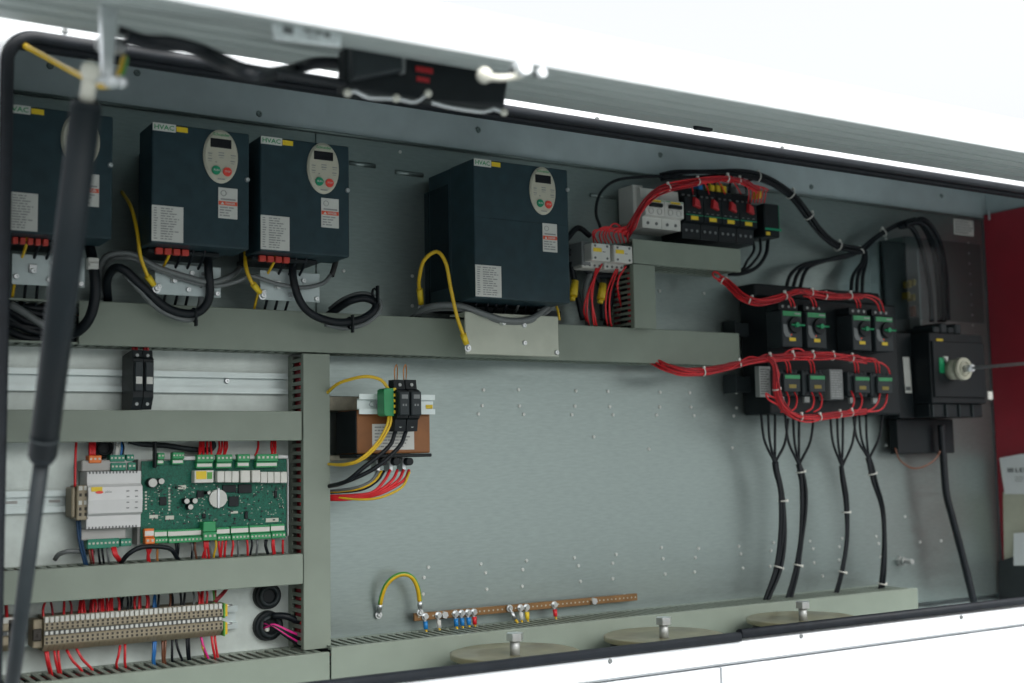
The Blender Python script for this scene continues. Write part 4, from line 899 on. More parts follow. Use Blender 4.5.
lug(at(419.8, 601, 1.411), at(420, 608, 1.412), m_zinc, 'bare metal lug at the right foot of the arched strap', .0034)

# ------------------------------------------------------------------ round plates on the cabinet floor
def disc(px, py, label):
    c = at(px, py+.5, 1.262); zt_ = c.z
    t = thing('round_clamp', (c.x, c.y, zb-.04), label, 'clamp plate', 'round clamp plates with hex bolts')
    b = MB(); R = .076; seg = 44; prev = None
    for r, dz in ((R, -.006), (R, -.001), (R*.96, .0), (R*.5, -.001), (.014, -.004), (.012, -.004)):
        ring = [b.bm.verts.new((c.x+r*math.cos(2*math.pi*i/seg), c.y+r*math.sin(2*math.pi*i/seg), zt_+dz)) for i in range(seg)]
        if prev:
            for i in range(seg): f = b.bm.faces.new((prev[i], prev[(i+1) % seg], ring[(i+1) % seg], ring[i])); f.smooth = True
        prev = ring
    b.bm.faces.new(prev); b.build('plate', m_disc, t)
    b = MB(); b.cyl((c.x, c.y, zb-.04), (c.x, c.y, zt_-.006), R*.9, 32); b.build('coil', m_blk, t)
    b = MB(); b.cyl((c.x, c.y, zt_-.004), (c.x, c.y, zt_+.0125), .0058, 14); b.build('bolt_shank', m_stud, t)
    b = MB(); b.cyl((c.x, c.y, zt_+.0127), (c.x, c.y, zt_+.0215), .0102, 6, smooth=False); b.build('bolt_head', m_zinc, t)
disc(515, 651, 'brownish round plate with hex bolt, nearest the vertical duct')
disc(664, 634, 'brownish round plate with hex bolt, middle one of the three')
disc(803, 617, 'brownish round plate with hex bolt, below the black cables')

# ------------------------------------------------------------------ breakers
def breaker_w(px0, px1, py0, label):
    x0, x1, zA, zB = rect(px0, py0, px1, py0, 1.372)
    H = .052; z1 = at(px0, py0, 1.372).z; z0 = z1-H; y = 1.372
    t = thing('circuit_breaker', ((x0+x1)/2, YB, z0), label, 'circuit breaker', 'circuit breakers under the lid')
    b = MB(); b.xprism([(YB-.002, z0), (y+.008, z0), (y+.008, z0+.3*H), (y, z0+.33*H), (y, z0+.78*H), (y+.010, z0+.82*H), (y+.012, z1+.006), (YB-.002, z1+.006)], x0, x1-.0004); b.build('body', m_wht, t)
    b = MB(); w = x1-x0
    b.box(x0+.18*w, x1-.18*w, y-.005, y+.001, z0+.56*H, z0+.66*H, .0008); b.build('toggle', m_blk, t)
    for k in range(2):
        b = MB(); b.cyl((x0+(.28+.44*k)*w, y+.0085, z0+.14*H), (x0+(.28+.44*k)*w, y+.0072, z0+.14*H), .0024, 10); b.build('terminal_screw', m_ink, t)
        b = MB(); b.cyl((x0+(.28+.44*k)*w, y+.0125, z1-.002), (x0+(.28+.44*k)*w, y+.0112, z1-.002), .0022, 10); b.build('terminal_screw', m_ink, t)
    b = MB(); b.box(x0+.3*w, x1-.2*w, y-.0004, y+.0005, z0+.70*H, z0+.76*H); b.build('yellow_tag', m_yel, t)
    b = MB(); b.box(x0+.02*w, x1-.03*w, y-.0003, y+.0005, z0+.785*H-.0022, z0+.785*H-.0012); b.build('stripe', m_tgrn, t)
    for k in range(2):
        b = MB(); b.ring((x0+(.28+.44*k)*w, y-.0002, z0+.45*H), (0, 1, 0), .0042, .0005, 14, 5); b.build('window', m_modg, t)
    return t
bw = breaker_w(645, 664.2, 190, 'white two pole circuit breaker at the left end of the breaker row')
wp = at(664.4, 190, 1.372).x - at(645, 190, 1.372).x
clone(bw, (wp, 0, 0), 'white circuit breaker touching the first black breaker')
b = MB(); x0, x1, z0, z1 = rect(633, 187, 644, 222, 1.392); b.box(x0, x1, 1.392, YB-.002, z0, z1+.004, .001); wa = b.build('auxiliary_switch', m_wht, None, 'plain white side block at the left of the white breakers', 'switch block')
def breaker_b(px0, px1, py0, label):
    y = 1.372; x0 = at(px0, py0, y).x; x1 = at(px1, py0, y).x; H = .062; z1 = at(px0, py0, y).z; z0 = z1-H; w = x1-x0
    t = thing('circuit_breaker', ((x0+x1)/2, YB, z0), label, 'circuit breaker', 'circuit breakers under the lid')
    b = MB(); b.xprism([(YB-.002, z0-.006), (y+.010, z0-.006), (y+.008, z0+.26*H), (y, z0+.30*H), (y, z0+.86*H), (y+.012, z0+.90*H), (y+.014, z1+.008), (YB-.002, z1+.008)], x0, x1-.0005); b.build('body', m_blk, t)
    b = MB(); b.prism([(x0+.38*w, z0+.66*H), (x0+.72*w, z0+.60*H), (x0+.66*w, z0+.78*H), (x0+.42*w, z0+.86*H)], y-.006, y-.0002, .001); b.build('toggle', m_rtog, t)
    b = MB(); b.box(x0+.28*w, x1-.32*w, y-.0006, y+.0005, z0+.33*H, z0+.42*H); b.build('yellow_tag', m_yel, t)
    b = MB(); b.box(x0+.02*w, x1-.03*w, y-.0005, y+.0005, z0+.435*H, z0+.452*H); b.build('stripe', m_grn_b, t)
    for k in range(3): b = MB(); b.cyl((x0+(.2+.3*k)*w, y+.0085, z0+.10*H), (x0+(.2+.3*k)*w, y+.0075, z0+.10*H), .0021, 8); b.build('terminal_screw', m_gry, t)
    b = MB()
    for k in range(3): b.box(x0+(.12+.3*k)*w, x0+(.24+.3*k)*w, y-.0004, y+.0003, z0+.5*H, z0+.515*H); b.box(x0+(.12+.3*k)*w, x0+(.24+.3*k)*w, y+.0112, y+.0125, z0+.93*H, z0+.97*H)
    b.build('print_marks', m_gry, t)
    return t
bb = breaker_b(685, 703, 190.5, 'black breaker with red toggle touching the white breakers')
step = at(703.2, 190.5, 1.372).x - at(685, 190.5, 1.372).x; step *= 1.012
for i, s in enumerate(('second black breaker with red toggle, counted from the white ones', 'third black breaker with red toggle, counted from the white ones', 'black breaker with red toggle beside the green edged relay')):
    clone(bb, ((i+1)*step, 0, 0), s)
x0 = at(764, 205, 1.385).x; x1 = at(780, 208, 1.385).x; z1 = at(764, 203, 1.385).z; z0 = at(764, 236, 1.385).z
t = thing('relay', ((x0+x1)/2, YB, z0), 'small black relay edged in green at the right end of the breaker row', 'relay')
b = MB(); b.box(x0, x1-.002, 1.385, YB-.002, z0, z1, .0015); b.build('body', m_blk, t)
b = MB(); b.box(x1-.0018, x1, 1.387, YB-.004, z0+.012, z1, .0005).box(x0, x1, 1.3835, 1.3848, z0+.010, z0+.013); b.build('green_edge', m_grn_b, t)
b = MB(); b.box(x0+.002, x0+.010, 1.3842, 1.3853, z0+.002, z0+.007); b.build('yellow_tag', m_yel, t)
# coloured parts behind the black breakers
for i, (px, py, mm, nm) in enumerate(((701, 187, m_blue, 'blue'), (713, 188, m_yel, 'first yellow'), (719, 188.5, m_yel, 'second yellow'), (725, 189, m_yel, 'third yellow'), (760, 194, m_yel, 'far right yellow'), (741, 190, m_gry, 'grey'))):
    q = at(px, py, 1.39); ww = .0095 if 'grey' in nm else .0036
    b = MB(); b.box(q.x-ww, q.x+ww, 1.39, 1.404, q.z-.006, q.z+.005, .0008); b.cyl((q.x, 1.397, q.z+.005), (q.x, 1.397, q.z+.009), .0016, 8); b.build('wire_ferrule', mm, None, nm+' wire sleeve behind the black breakers under the red loom', 'sleeve')

# ------------------------------------------------------------------ small white contactors
def contactor_w(px0, px1, label):
    y = 1.355; x0, x1, z0, z1 = rect(px0, 242.5, px1, 261.5, y); w = x1-x0; h = z1-z0
    t = thing('contactor', ((x0+x1)/2, YB, z0-.008), label, 'contactor', 'small white contactors')
    b = MB(); b.use(m_wht).box(x0, x1, y, y+.02, z0, z1, .0012).box(x0-.002, x1, y+.0205, y+.045, z0-.0075, z1+.001, .001); b.use(m_blk2).box(x0-.001, x1-.002, y+.0455, YB-.001, z0-.003, z1-.001)
    b.build('body', None, t)
    b = MB(); b.box(x0+.08*w, x0+.52*w, y-.0006, y+.0005, z0+.5*h, z0+.72*h); b.build('yellow_tag', m_yel, t)
    for fx in (.18, .82):
        for fz in (.15, .85): b = MB(); b.cyl((x0+fx*w, y+.0003, z0+fz*h), (x0+fx*w, y-.0005, z0+fz*h), .0018, 8); b.build('terminal_screw', m_ink, t)
    for k in range(4): b = MB(); b.cyl((x0+(.08+.26*k)*w, y+.0208, z0-.0035), (x0+(.08+.26*k)*w, y+.0198, z0-.0035), .0017, 8); b.build('terminal_screw', m_ink, t)
    b = MB(); b.box(x0+.58*w, x0+.72*w, y-.0004, y+.0004, z0+.5*h, z0+.54*h); b.build('print_mark', m_ink, t)
    return t
cw = contactor_w(591.5, 610.8, 'small white contactor nearer the largest drive')
cxp = at(614, 243, 1.355).x-at(591.5, 242, 1.355).x
clone(cw, (cxp, 0, 0), 'small white contactor nearer the vertical duct')
b = MB(); x0, x1, z0, z1 = rect(581.5, 241, 591, 268, 1.372); b.box(x0, x1, 1.372, YB-.002, z0+.004, z1, .001); b.build('side_block', m_gry, None, 'grey side block left of the small white contactors', 'switch block')
# red wires around them
for i in range(10):
    px = 594+i*3.8
    wire('wire', pth((px, 243, 1.38), (px-2+random.uniform(-2, 2), 233+random.uniform(-3, 2), 1.372), (px+6+random.uniform(-3, 3), 226+random.uniform(-3, 4), 1.37), (626+random.uniform(-2, 3), 232+random.uniform(-4, 5), 1.375)), .0012, m_rwire, 'red wire looping up from the small white contactors', 'wire', 'red wires above the small contactors', seg=6)
for i, (a, c) in enumerate((((602, 264), (584, 316)), ((599, 268), (587, 322)), ((597, 268), (593, 326)), ((596, 268), (595, 326)), ((618, 269), (610, 326)), ((616, 269), (606, 324)), ((626, 266), (618, 300)))):
    wire('wire', pth((a[0], a[1], 1.37), ((a[0]*.5+c[0]*.5)-3+random.uniform(-2, 1), (a[1]+c[1])/2-4, 1.368), (c[0], c[1]-8, 1.375), (c[0]+3, c[1]+6, 1.40)), .0013, m_rwire, 'red wire hanging from the small white contactors into the long duct', 'wire', 'red wires below the small contactors', seg=6)

# ------------------------------------------------------------------ looms
def tangent(P, i): return (P[min(i+1, len(P)-1)]-P[max(i-1, 0)]).normalized()
def loom(name, pts, n, rw, R, m, label, cat, ties=(), tie_m=None, extra=()):
    P = spline(pts, .012)
    t = thing(name, P[0], label, cat)
    for k in range(n):
        ang = 2*math.pi*k/max(n-1, 1)+.3; rad = 0 if k == 0 else R*random.uniform(.75, 1)
        Q = []
        ph = random.uniform(0, 6.3); fr = random.uniform(.12, .3)
        for i, p in enumerate(P):
            T = tangent(P, i); a = T.cross(V((0, 1, 0))); a = a.normalized() if a.length > .1 else V((1, 0, 0)); b_ = T.cross(a)
            tw = ang+i*.06+.5*math.sin(i*fr+ph)
            Q.append(p+(a*math.cos(tw)+b_*math.sin(tw))*(rad*(1.08+.42*math.sin(i*fr*1.7+ph))+.0006*math.sin(i*fr*2.3+ph)))
        wire('wire', Q, rw*random.uniform(.85, 1.1), (m_rwire2 if m is m_rwire and k % 2 == 1 else m), None, None, None, t, 6)
    for q, rr_ in extra: wire('wire', q, rr_, m, None, None, None, t, 6)
    if m is m_rwire:
        for k in range(4):
            q = [pts[0]]+[p+V((random.uniform(-.004, .004), random.uniform(-.006, .001), random.uniform(-.0055, .0055))) for p in pts[1:-1]]+[pts[-1]]
            wire('wire', q, rw*.9, m if k % 2 else m_rwire2, None, None, None, t, 6)
    for f in ties:
        i = int(f*(len(P)-1)); b = MB(); T = tangent(P, i); b.ring(P[i], T, R+rw+.0004, .0007, 16, 6)
        s = T.cross(V((0, 1, 0))).normalized(); c = P[i]+s*(R+rw+.0012)-V((0, .002, 0)); b.box(c.x-.0018, c.x+.0018, c.y-.0018, c.y+.0018, c.z-.002, c.z+.002, .0004)
        b.build('cable_tie', tie_m or m_tie, t)
    return t
# red loom over the breakers
loom('wire_loom', pth((626, 236, 1.385), (632, 225, 1.36), (640, 210, 1.352), (652, 196, 1.352), (668, 187.5, 1.356), (690, 183, 1.36), (712, 179, 1.365), (727, 178.5, 1.367), (744, 183, 1.37), (758, 191, 1.374)), 10, .00115, .0036, m_rwire, 'red wire loom arching up over the breaker row', 'wire loom', (.45, .62, .78, .88),
     extra=[(pth((722, 178.5, 1.367), (745+i*4, 183+i, 1.37), (749+i*3.4, 192, 1.374), (748+i*3.2, 203, 1.38)), .001) for i in range(6)] + [(pth((690+i*14, 183-i, 1.362), (692+i*15, 187, 1.37), (693+i*16, 194, 1.385)), .001) for i in range(4)])
# upper and middle looms of the starter block
YS = 1.328
def drops(xs, ya, yb_, Y0=1.33, Y1=1.345):
    o = []
    for x in xs:
        for k in (-1.6, 1.6): o.append((pth((x-9+k, ya-1, Y0), (x-3+k, ya+.5, Y0-.002), (x+k, ya+5, Y0), (x+k+1, yb_, Y1)), .0012))
    return o
loom('wire_loom', pth((719, 279, 1.375), (727.6, 284, 1.365), (741.6, 296.5, 1.345), (759, 302, 1.33), (777, 299, 1.326), (792, 293, 1.326), (805, 292, 1.327), (825, 296, 1.328), (850, 296, 1.33), (862, 296, 1.331)), 11, .00115, .0036, m_rwire, 'upper red wire loom sagging across the top of the motor starters', 'wire loom', (.08, .28, .45, .62, .75, .93),
     extra=[(pth((722, 281, 1.37), (714, 277, 1.372), (713, 272.5, 1.374), (718, 273, 1.374), (726, 283, 1.368)), .0014), (pth((850, 296, 1.33), (868, 295, 1.33), (880, 300.5, 1.332), (884, 312, 1.342)), .0013), (pth((850, 297, 1.33), (866, 297, 1.331), (876, 302, 1.333), (880, 312, 1.342)), .0013)]+drops((792, 814, 858), 297, 308))
loom('wire_loom', pth((640, 352, 1.415), (656, 363, 1.385), (678, 371, 1.362), (703.5, 372, 1.355), (729, 366.5, 1.345), (749, 361, 1.335), (769.5, 358, 1.328), (792, 356, 1.326), (825, 356, 1.328), (851, 358.5, 1.33), (866, 361, 1.331)), 12, .00115, .0040, m_rwire, 'middle red wire loom coming from under the long duct to the contactors', 'wire loom', (.06, .28, .4, .52, .62, .72, .85, .95),
     extra=[(pth((780, 357, 1.328), (790, 350, 1.326), (800, 349, 1.326), (808, 355, 1.328)), .0013), (pth((860, 361, 1.331), (878, 362, 1.333), (887, 367, 1.336), (890, 374, 1.342)), .0013)]+drops((788, 812, 856, 877), 359, 373))
loom('wire_loom', pth((766, 357.5, 1.325), (772, 362, 1.322), (775, 372, 1.322), (776, 389.5, 1.324), (782, 406, 1.326), (795, 416, 1.327), (812.6, 418, 1.328), (833, 415.5, 1.33), (851, 413, 1.332), (866, 411.5, 1.334)), 10, .00115, .0035, m_rwire, 'lower red wire loom dropping beside the silver label and under the contactors', 'wire loom', (.32, .55, .7, .82, .93),
     extra=[(pth((778, 399, 1.326), (770, 396, 1.326), (766, 393, 1.327), (768, 399, 1.327), (780, 406, 1.327)), .0013)] + [(pth((x-7, 412, 1.33), (x-1, 408, 1.331), (x+1, 399, 1.336), (x-2, 391, 1.344)), .0013) for x in (788, 796, 813, 821, 853, 861)] + [(pth((862, 412, 1.334), (872, 409, 1.334), (878, 402, 1.337), (880, 393, 1.344)), .0013), (pth((864, 412, 1.334), (880, 410, 1.335), (886, 402, 1.338), (887, 394, 1.345)), .0013)])

# ------------------------------------------------------------------ motor starters
x0 = at(768, 350, 1.37).x; x1 = at(898, 350, 1.37).x; z1 = at(768, 296, 1.37).z; z0 = at(768, 414, 1.37).z
base = thing('starter_base', ((x0+x1)/2, YB, z0), 'large black mounting block carrying the motor starters', 'mounting block')
b = MB(); b.box(x0, x1, 1.37, YB-.002, z0, z1, .003, 2); b.build('block', m_blk, base)
for pa in ((754, 283, 815, 296), (825, 289, 880, 299)):
    q = rect(*pa, 1.385); b = MB(); b.box(q[0], q[1], 1.385, YB-.003, z1+.0005, q[3], .003, 2); b.build('adapter_hood', m_blk, base)
for pa in ((731, 322, 740, 336), (732, 376, 742, 392)):
    q = rect(*pa, 1.41); b = MB(); b.box(q[0], q[1]+.02, 1.41, YB-.002, q[2], q[3], .001).box(q[0]-.001, q[0]+.001, 1.40, YB-.002, q[2]-.002, q[3]+.002); b.build('bracket', m_blk2, base)
def starter(px0, px1, pya, pyb, label):
    y = 1.335; x0, x1, z0, z1 = rect(px0, pya, px1, pyb, y); w = x1-x0; h = z1-z0
    t = thing('motor_starter', ((x0+x1)/2, 1.3695, z0), label, 'motor starter', 'motor starters with green levers')
    b = MB(); b.use(m_blk2).box(x0, x1, y, 1.3685, z0, z1, .0018, 2); b.use(m_blk).box(x0+.0005, x1-.0005, y+.006, 1.3685, z1+.0003, z1+.011, .001); b.build('body', None, t)
    b = MB(); b.box(x0+.05*w, x1-.04*w, y-.0008, y+.0005, z1-.16*h, z1-.03*h, .0003); b.build('green_band', m_tgrn, t)
    c = V((x0+.60*w, y, z0+.60*h))
    b = MB(); b.cyl(c+V((0, .0005, 0)), c+V((0, -.004, 0)), .31*w, 24, .28*w); dl = b.build('dial', m_blk, t)
    b = MB(); b.box(c.x-.26*w, c.x+.42*w, y-.007, y-.0042, c.z-.028*h, c.z+.024*h, .0012).cyl(c+V((0, -.0042, 0)), c+V((0, -.008, 0)), .09*w, 14); b.build('lever', m_gkn, t)
    b = MB(); pl = [(x0+.06*w, z0+.62*h), (x0+.06*w, z0+.40*h), (x0+.16*w, z0+.28*h), (x0+.42*w, z0+.26*h), (x0+.42*w, z0+.31*h), (x0+.28*w, z0+.42*h), (x0+.22*w, z0+.60*h)]
    b.prism(pl, y-.0006, y+.0004); b.build('scale_plate', m_gry, t)
    b = MB(); b.box(x0+.33*w, x0+.64*w, y-.0007, y+.0005, z0+.17*h, z0+.26*h); b.build('yellow_tag', m_yel, t)
    for k in range(3): b = MB(); b.cyl((x0+(.2+.3*k)*w, y+.0062, z1+.006), (x0+(.2+.3*k)*w, y+.0052, z1+.006), .0022, 10); b.build('terminal_screw', m_lab_d, t)
    b = MB(); b.box(x0+.62*w, x0+.92*w, y-.0010, y-.0007, z1-.11*h, z1-.07*h); b.build('print_mark', m_lab_d, t)
    b = MB(); b.cyl((x0+.42*w, y+.0003, z0+.335*h), (x0+.42*w, y-.0015, z0+.335*h), .0014, 8); b.build('test_button', m_orng, t)
    return t
s1 = starter(781.5, 803, 309.5, 347.8, 'motor starter with green lever at the left of the row')
xa = at(781.5, 330, 1.335).x
for px, lb in ((806.3, 'motor starter with green lever, left of the gap in the row'), (852, 'motor starter with green lever, right of the gap in the row'), (874.6, 'motor starter with green lever nearest the main switch')):
    clone(s1, (at(px, 330, 1.335).x-xa, 0, 0), lb)
def contactor(px0, px1, pya, pyb, label):
    y = 1.340; x0, x1, z0, z1 = rect(px0, pya, px1, pyb, y); w = x1-x0; h = z1-z0
    t = thing('contactor', ((x0+x1)/2, 1.3695, z0), label, 'contactor', 'dark contactors under the motor starters')
    b = MB(); b.use(m_blk2).box(x0, x1, y+.006, 1.3685, z0, z1, .0012).box(x0+.2*w, x1-.02*w, y, y+.0058, z0+.14*h, z1-.16*h, .001); b.build('body', None, t)
    b = MB(); b.box(x0+.24*w, x1-.04*w, y-.0008, y+.0005, z1-.36*h, z1-.22*h, .0003); b.build('green_band', m_tgrn, t)
    b = MB(); b.box(x0+.42*w, x0+.76*w, y-.0006, y+.0005, z0+.28*h, z0+.42*h); b.build('tag', mat('dim_yellow_tag', (.22, .17, .02), .5), t)
    b = MB()
    for k in range(4):
        xx = x0+(.14+.24*k)*w
        for zz in (z0+.06*h, z1-.07*h): b.box(xx-.0022, xx+.0022, y+.0052, y+.007, zz-.002, zz+.002)
    b.build('terminal_slots', m_blk, t)
    b = MB(); b.box(x0+.1*w, x0+.35*w, y+.007, y+.012, z0-.010, z0-.0012, .0006); b.build('plug', m_lab_d, t)
    return t
c1 = contactor(779.5, 801.5, 369, 395.5, 'dark contactor beside the silver label')
xa = at(779.5, 380, 1.34).x
for px, lb in ((805, 'dark contactor just left of the grey label plate'), (850.5, 'dark contactor just right of the grey label plate'), (873.5, 'dark contactor nearest the main switch')):
    clone(c1, (at(px, 380, 1.34).x-xa, 0, 0), lb)
q = rect(759, 366, 771.5, 397, 1.36); b = MB(); b.use(m_lab_d).box(q[0], q[1], 1.36, 1.3698, q[2], q[3], .0006); b.use(m_ink); inklines(b, q[0]+.002, q[1]-.002, q[2]+.003, q[3]-.003, 11, 1.3597); b.build('label_plate', None, None, 'silver printed label plate left of the contactors', 'label plate')
q = rect(829.5, 369, 843.8, 399.5, 1.345); b = MB(); b.use(m_gry).box(q[0], q[1], 1.345, 1.3698, q[2], q[3], .0006); b.use(m_lab_d); inklines(b, q[0]+.002, q[1]-.002, q[2]+.003, q[3]-.003, 11, 1.3447); b.build('label_plate', None, None, 'grey printed label plate between the two contactor pairs', 'label plate')

# ------------------------------------------------------------------ black cables
loom('cable_bundle', pth((660, 178, 1.41), (676, 174, 1.40), (699.6, 172.5, 1.395), (738, 173.5, 1.39), (763, 179, 1.39), (783.4, 189, 1.39), (797, 200, 1.392), (809, 216, 1.395), (822, 233, 1.40), (838, 246, 1.405), (860.5, 251, 1.405)), 5, .0024, .0052, m_bwire, 'thick black cable bundle running from the breakers down to the right', 'cable bundle', (.42, .6, .7, .88), extra=[(pth((697+i*16, 189+i*2, 1.40), (702+i*15, 179+i, 1.395), (720+i*13, 174.5+i, 1.392)), .0022) for i in range(4)])
loom('cable_bundle', pth((860.5, 251, 1.405), (868, 244, 1.402), (878, 236, 1.398), (896, 226, 1.39), (915, 221.5, 1.385)), 4, .0024, .004, m_bwire, 'black cable bundle rising to the main switch', 'cable bundle', (.05, .5))
for i in range(3):
    wire('cable', pth((862, 251, 1.405), (846, 257-i, 1.403), (822+i*3, 261-i*.6, 1.40), (803+i*4, 265+i*.5, 1.398), (791+i*6.5, 274, 1.397), (786+i*7, 288, 1.40)), .0030, m_bwire, 'black cable bending down into the left starter hood', 'cable', 'black cables into the left starter hood')
for i in range(3):
    wire('cable', pth((864+i, 251, 1.403), (862+i*2, 262, 1.402), (853+i*5, 276, 1.40), (851+i*5.5, 294, 1.40)), .0030, m_bwire, 'black cable dropping into the right starter hood', 'cable', 'black cables into the right starter hood')
for i, q in enumerate(([(912, 222), (925, 220), (939, 240), (946, 275), (948, 320)], [(908, 224), (922, 225), (933, 250), (938, 285), (940, 322)], [(900, 227), (912, 228), (922, 250), (930, 290), (932, 322)], [(905, 225), (918, 222), (930, 232), (941, 262), (944, 322)])):
    wire('cable', pth(*[(a, c, 1.39-.004*i) for a, c in q]), .0042, m_bwire, 'black cable arching down into the top of the main switch', 'cable', 'black cables above the main switch')
wire('cable', pth((600.6, 228, 1.40), (596, 212, 1.40), (600.6, 193, 1.40), (616, 180.5, 1.40), (644, 176.7, 1.40), (676, 176, 1.40)), .0022, m_bwire, 'thin black cable arching left of the white breakers', 'cable')
for i in range(3):
    wire('cable', pth((768-i*8, 240-i, 1.395), (766-i*6, 254-i*2, 1.39), (757-i*5, 267-i*3, 1.39), (742, 273.5-i*2, 1.40), (728, 274-i, 1.415)), .0022 if i else .003, m_bwire, 'black cable curling from under the breakers behind the short duct', 'cable', 'black cables below the breakers')
def trunk(tops, pts, label, R=.0030, rw=.0030, ties=(.3, .85)):
    t = loom('cable_bundle', pts, 4, rw, R, m_bwire, label, 'cable bundle', ties, None,
             [(pth((x, y, 1.385), ((x+c[0])/2+(x-c[0])*.25, (y+c[1])/2+2, 1.38), (c[0], c[1], 1.385), (c[0]+1, c[1]+14, 1.385)), .0022) for x, y, c in tops])
c = (775, 464)
trunk([(761, 413, c), (768, 413, c), (775, 413, c), (788, 419, c)], pth((775, 462, 1.386), (777, 472, 1.386), (781.8, 493, 1.385), (783, 529, 1.385), (778, 567, 1.388), (765.5, 602, 1.395)), 'black cable bundle furthest left of the four below the starters', ties=(.32, .8))
c = (799, 466)
trunk([(785, 413, c), (793, 413, c), (799, 413, c), (814, 413, c)], pth((798.7, 464, 1.386), (800.5, 472, 1.385), (803, 491, 1.385), (803, 521, 1.385), (797.5, 565, 1.388), (787.5, 602, 1.395)), 'black cable bundle second from the left below the starters', ties=(.18, .78))
c = (842, 468)
trunk([(830, 413, c), (837, 413, c), (843, 413, c), (856, 413, c)], pth((841.5, 466, 1.386), (843, 480, 1.385), (845.5, 503.5, 1.385), (846.5, 541.6, 1.386), (842, 572, 1.388), (834, 600, 1.395)), 'black cable bundle third from the left below the starters', .0024, .0026, ties=(.4, .85))
c = (869, 460)
trunk([(853, 413, c), (859, 413, c), (866, 413, c), (883, 409, c)], pth((868.5, 458, 1.386), (870.5, 467, 1.386), (874, 483, 1.385), (882, 508.6, 1.385), (884.6, 541.6, 1.386), (883, 574.6, 1.388), (878.5, 600, 1.395)), 'black cable bundle nearest the main switch of the four', ties=(.2, .9))
wire('cable', pth((941, 425, 1.385), (943, 452, 1.385), (946, 490.8, 1.385), (952, 516, 1.382), (962, 554, 1.378), (974, 602, 1.37)), .0060, m_bwire, 'single thick black cable falling from the main switch to the floor', 'cable')
wire('wire', pth((895, 448, 1.39), (900, 460, 1.388), (912, 468, 1.386), (925, 466, 1.386), (937, 457, 1.386), (944, 440, 1.386)), .0014, m_brw, 'thin brown wire sagging below the main switch', 'wire', seg=6)

# ------------------------------------------------------------------ main switch
YQ = 1.345
x0, x1, z0, z1 = rect(931, 332, 989, 417, YQ)
ms = thing('main_switch', ((x0+x1)/2, YB, z0), 'large black main switch with a pale round knob near the red panel', 'main switch')
b = MB(); b.box(x0, x1, YQ+.004, YB-.012, z0+.022, z1, .002, 2).box(x0, x1-.003, YQ+.010, YB-.012, z0, z0+.0215, .001).box(x0+.003, x1-.003, YQ, YQ+.0038, z0+.032, z1-.014, .001); b.build('body', m_blk, ms)
b = MB()
for k in range(4):
    xx = x0+(.02+.245*k)*(x1-x0); b.box(xx, xx+.003, YQ+.006, YQ+.0098, z0, z0+.0205, .0006)
b.build('phase_barrier', m_blk2, ms)
b = MB(); c = at(966.5, 368.5, YQ-.03); b.cyl((c.x, YQ-.0002, c.z), (c.x, YQ-.018, c.z), .0165, 32).cyl((c.x, YQ-.0182, c.z), (c.x, YQ-.027, c.z), .0185, 36, .0178).ring((c.x, YQ-.0272, c.z), (0, 1, 0), .0115, .0014, 28, 6); kn = b.build('knob', mat('knob_cream', (.42, .42, .33), .4, 0, .08), ms)
b = MB(); b.cyl((c.x, YQ-.0275, c.z), (c.x, YQ-.042, c.z), .0058, 16).cyl((c.x, YQ-.042, c.z), (c.x, YF+.02, c.z), .0034, 4, smooth=False); b.build('shaft', m_zinc, ms)
q = at(942, 357, YQ); b = MB(); b.prism([(q.x, q.z+.001), (q.x+.011, q.z+.001), (q.x+.008, q.z-.008)], YQ-.004, YQ-.0003); b.build('pointer', m_lab, ms)
q = rect(938.6, 357.6, 944.2, 373, YQ); b = MB(); b.box(q[0], q[1], YQ-.0012, YQ+.001, q[2], q[3]); b.build('green_tag', m_gkn, ms)
q = rect(936.5, 338.5, 943, 342.5, YQ+.003); b = MB(); b.box(q[0], q[1], YQ+.003, YQ+.005, q[2], q[3]); b.build('yellow_tag', m_yel, ms)
q = rect(988.5, 391.5, 993.5, 399.5, YQ); b = MB(); b.box(q[0], q[1], YQ+.001, YQ+.003, q[2], q[3]); b.build('white_tag', m_lab, ms)
# side shroud with sticker
xs = at(893.5, 380, YB-.015).x
qs = rect(896, 333, 931, 418, 1.385); xsh = qs[0]
b = MB(); b.box(xsh, x0-.0005, 1.385, YB-.012, z0-.001, z1+.002, .002, 2); sh = b.build('side_shroud', m_blk, ms)
b = MB(); q0 = at(908, 357, YQ+.012); q1 = at(914, 393, YQ+.012); qk = rect(902.5, 357, 911, 393, 1.385); b.use(m_lab).prism([(qk[0], qk[3]), (qk[1]-.001, qk[3]), (qk[1]+.0016, qk[2]), (qk[0]+.0026, qk[2])], 1.3842, 1.3855); b.use(m_ink).box(qk[0]+.003, qk[1]-.001, 1.3838, 1.3841, qk[2]+.004, qk[2]+.010); b.build('sticker', None, ms)
q = rect(897, 420.5, 955, 453, 1.40); b = MB(); b.box(q[0], q[1], 1.40, YB-.012, q[2], z0-.0015, .002, 2)
b.build('terminal_shroud', m_blk, ms)
q = rect(931, 285, 962, 331, YQ+.012); b = MB()
for k in range(4): xx = q[0]+(q[1]-q[0])*k/4; b.box(xx+.0012, xx+(q[1]-q[0])/4-.0012, YQ+.012, YB-.014, z1+.0005, z1+.012+.006*(k % 2), .002)
b.build('cable_lugs', m_blk2, ms)
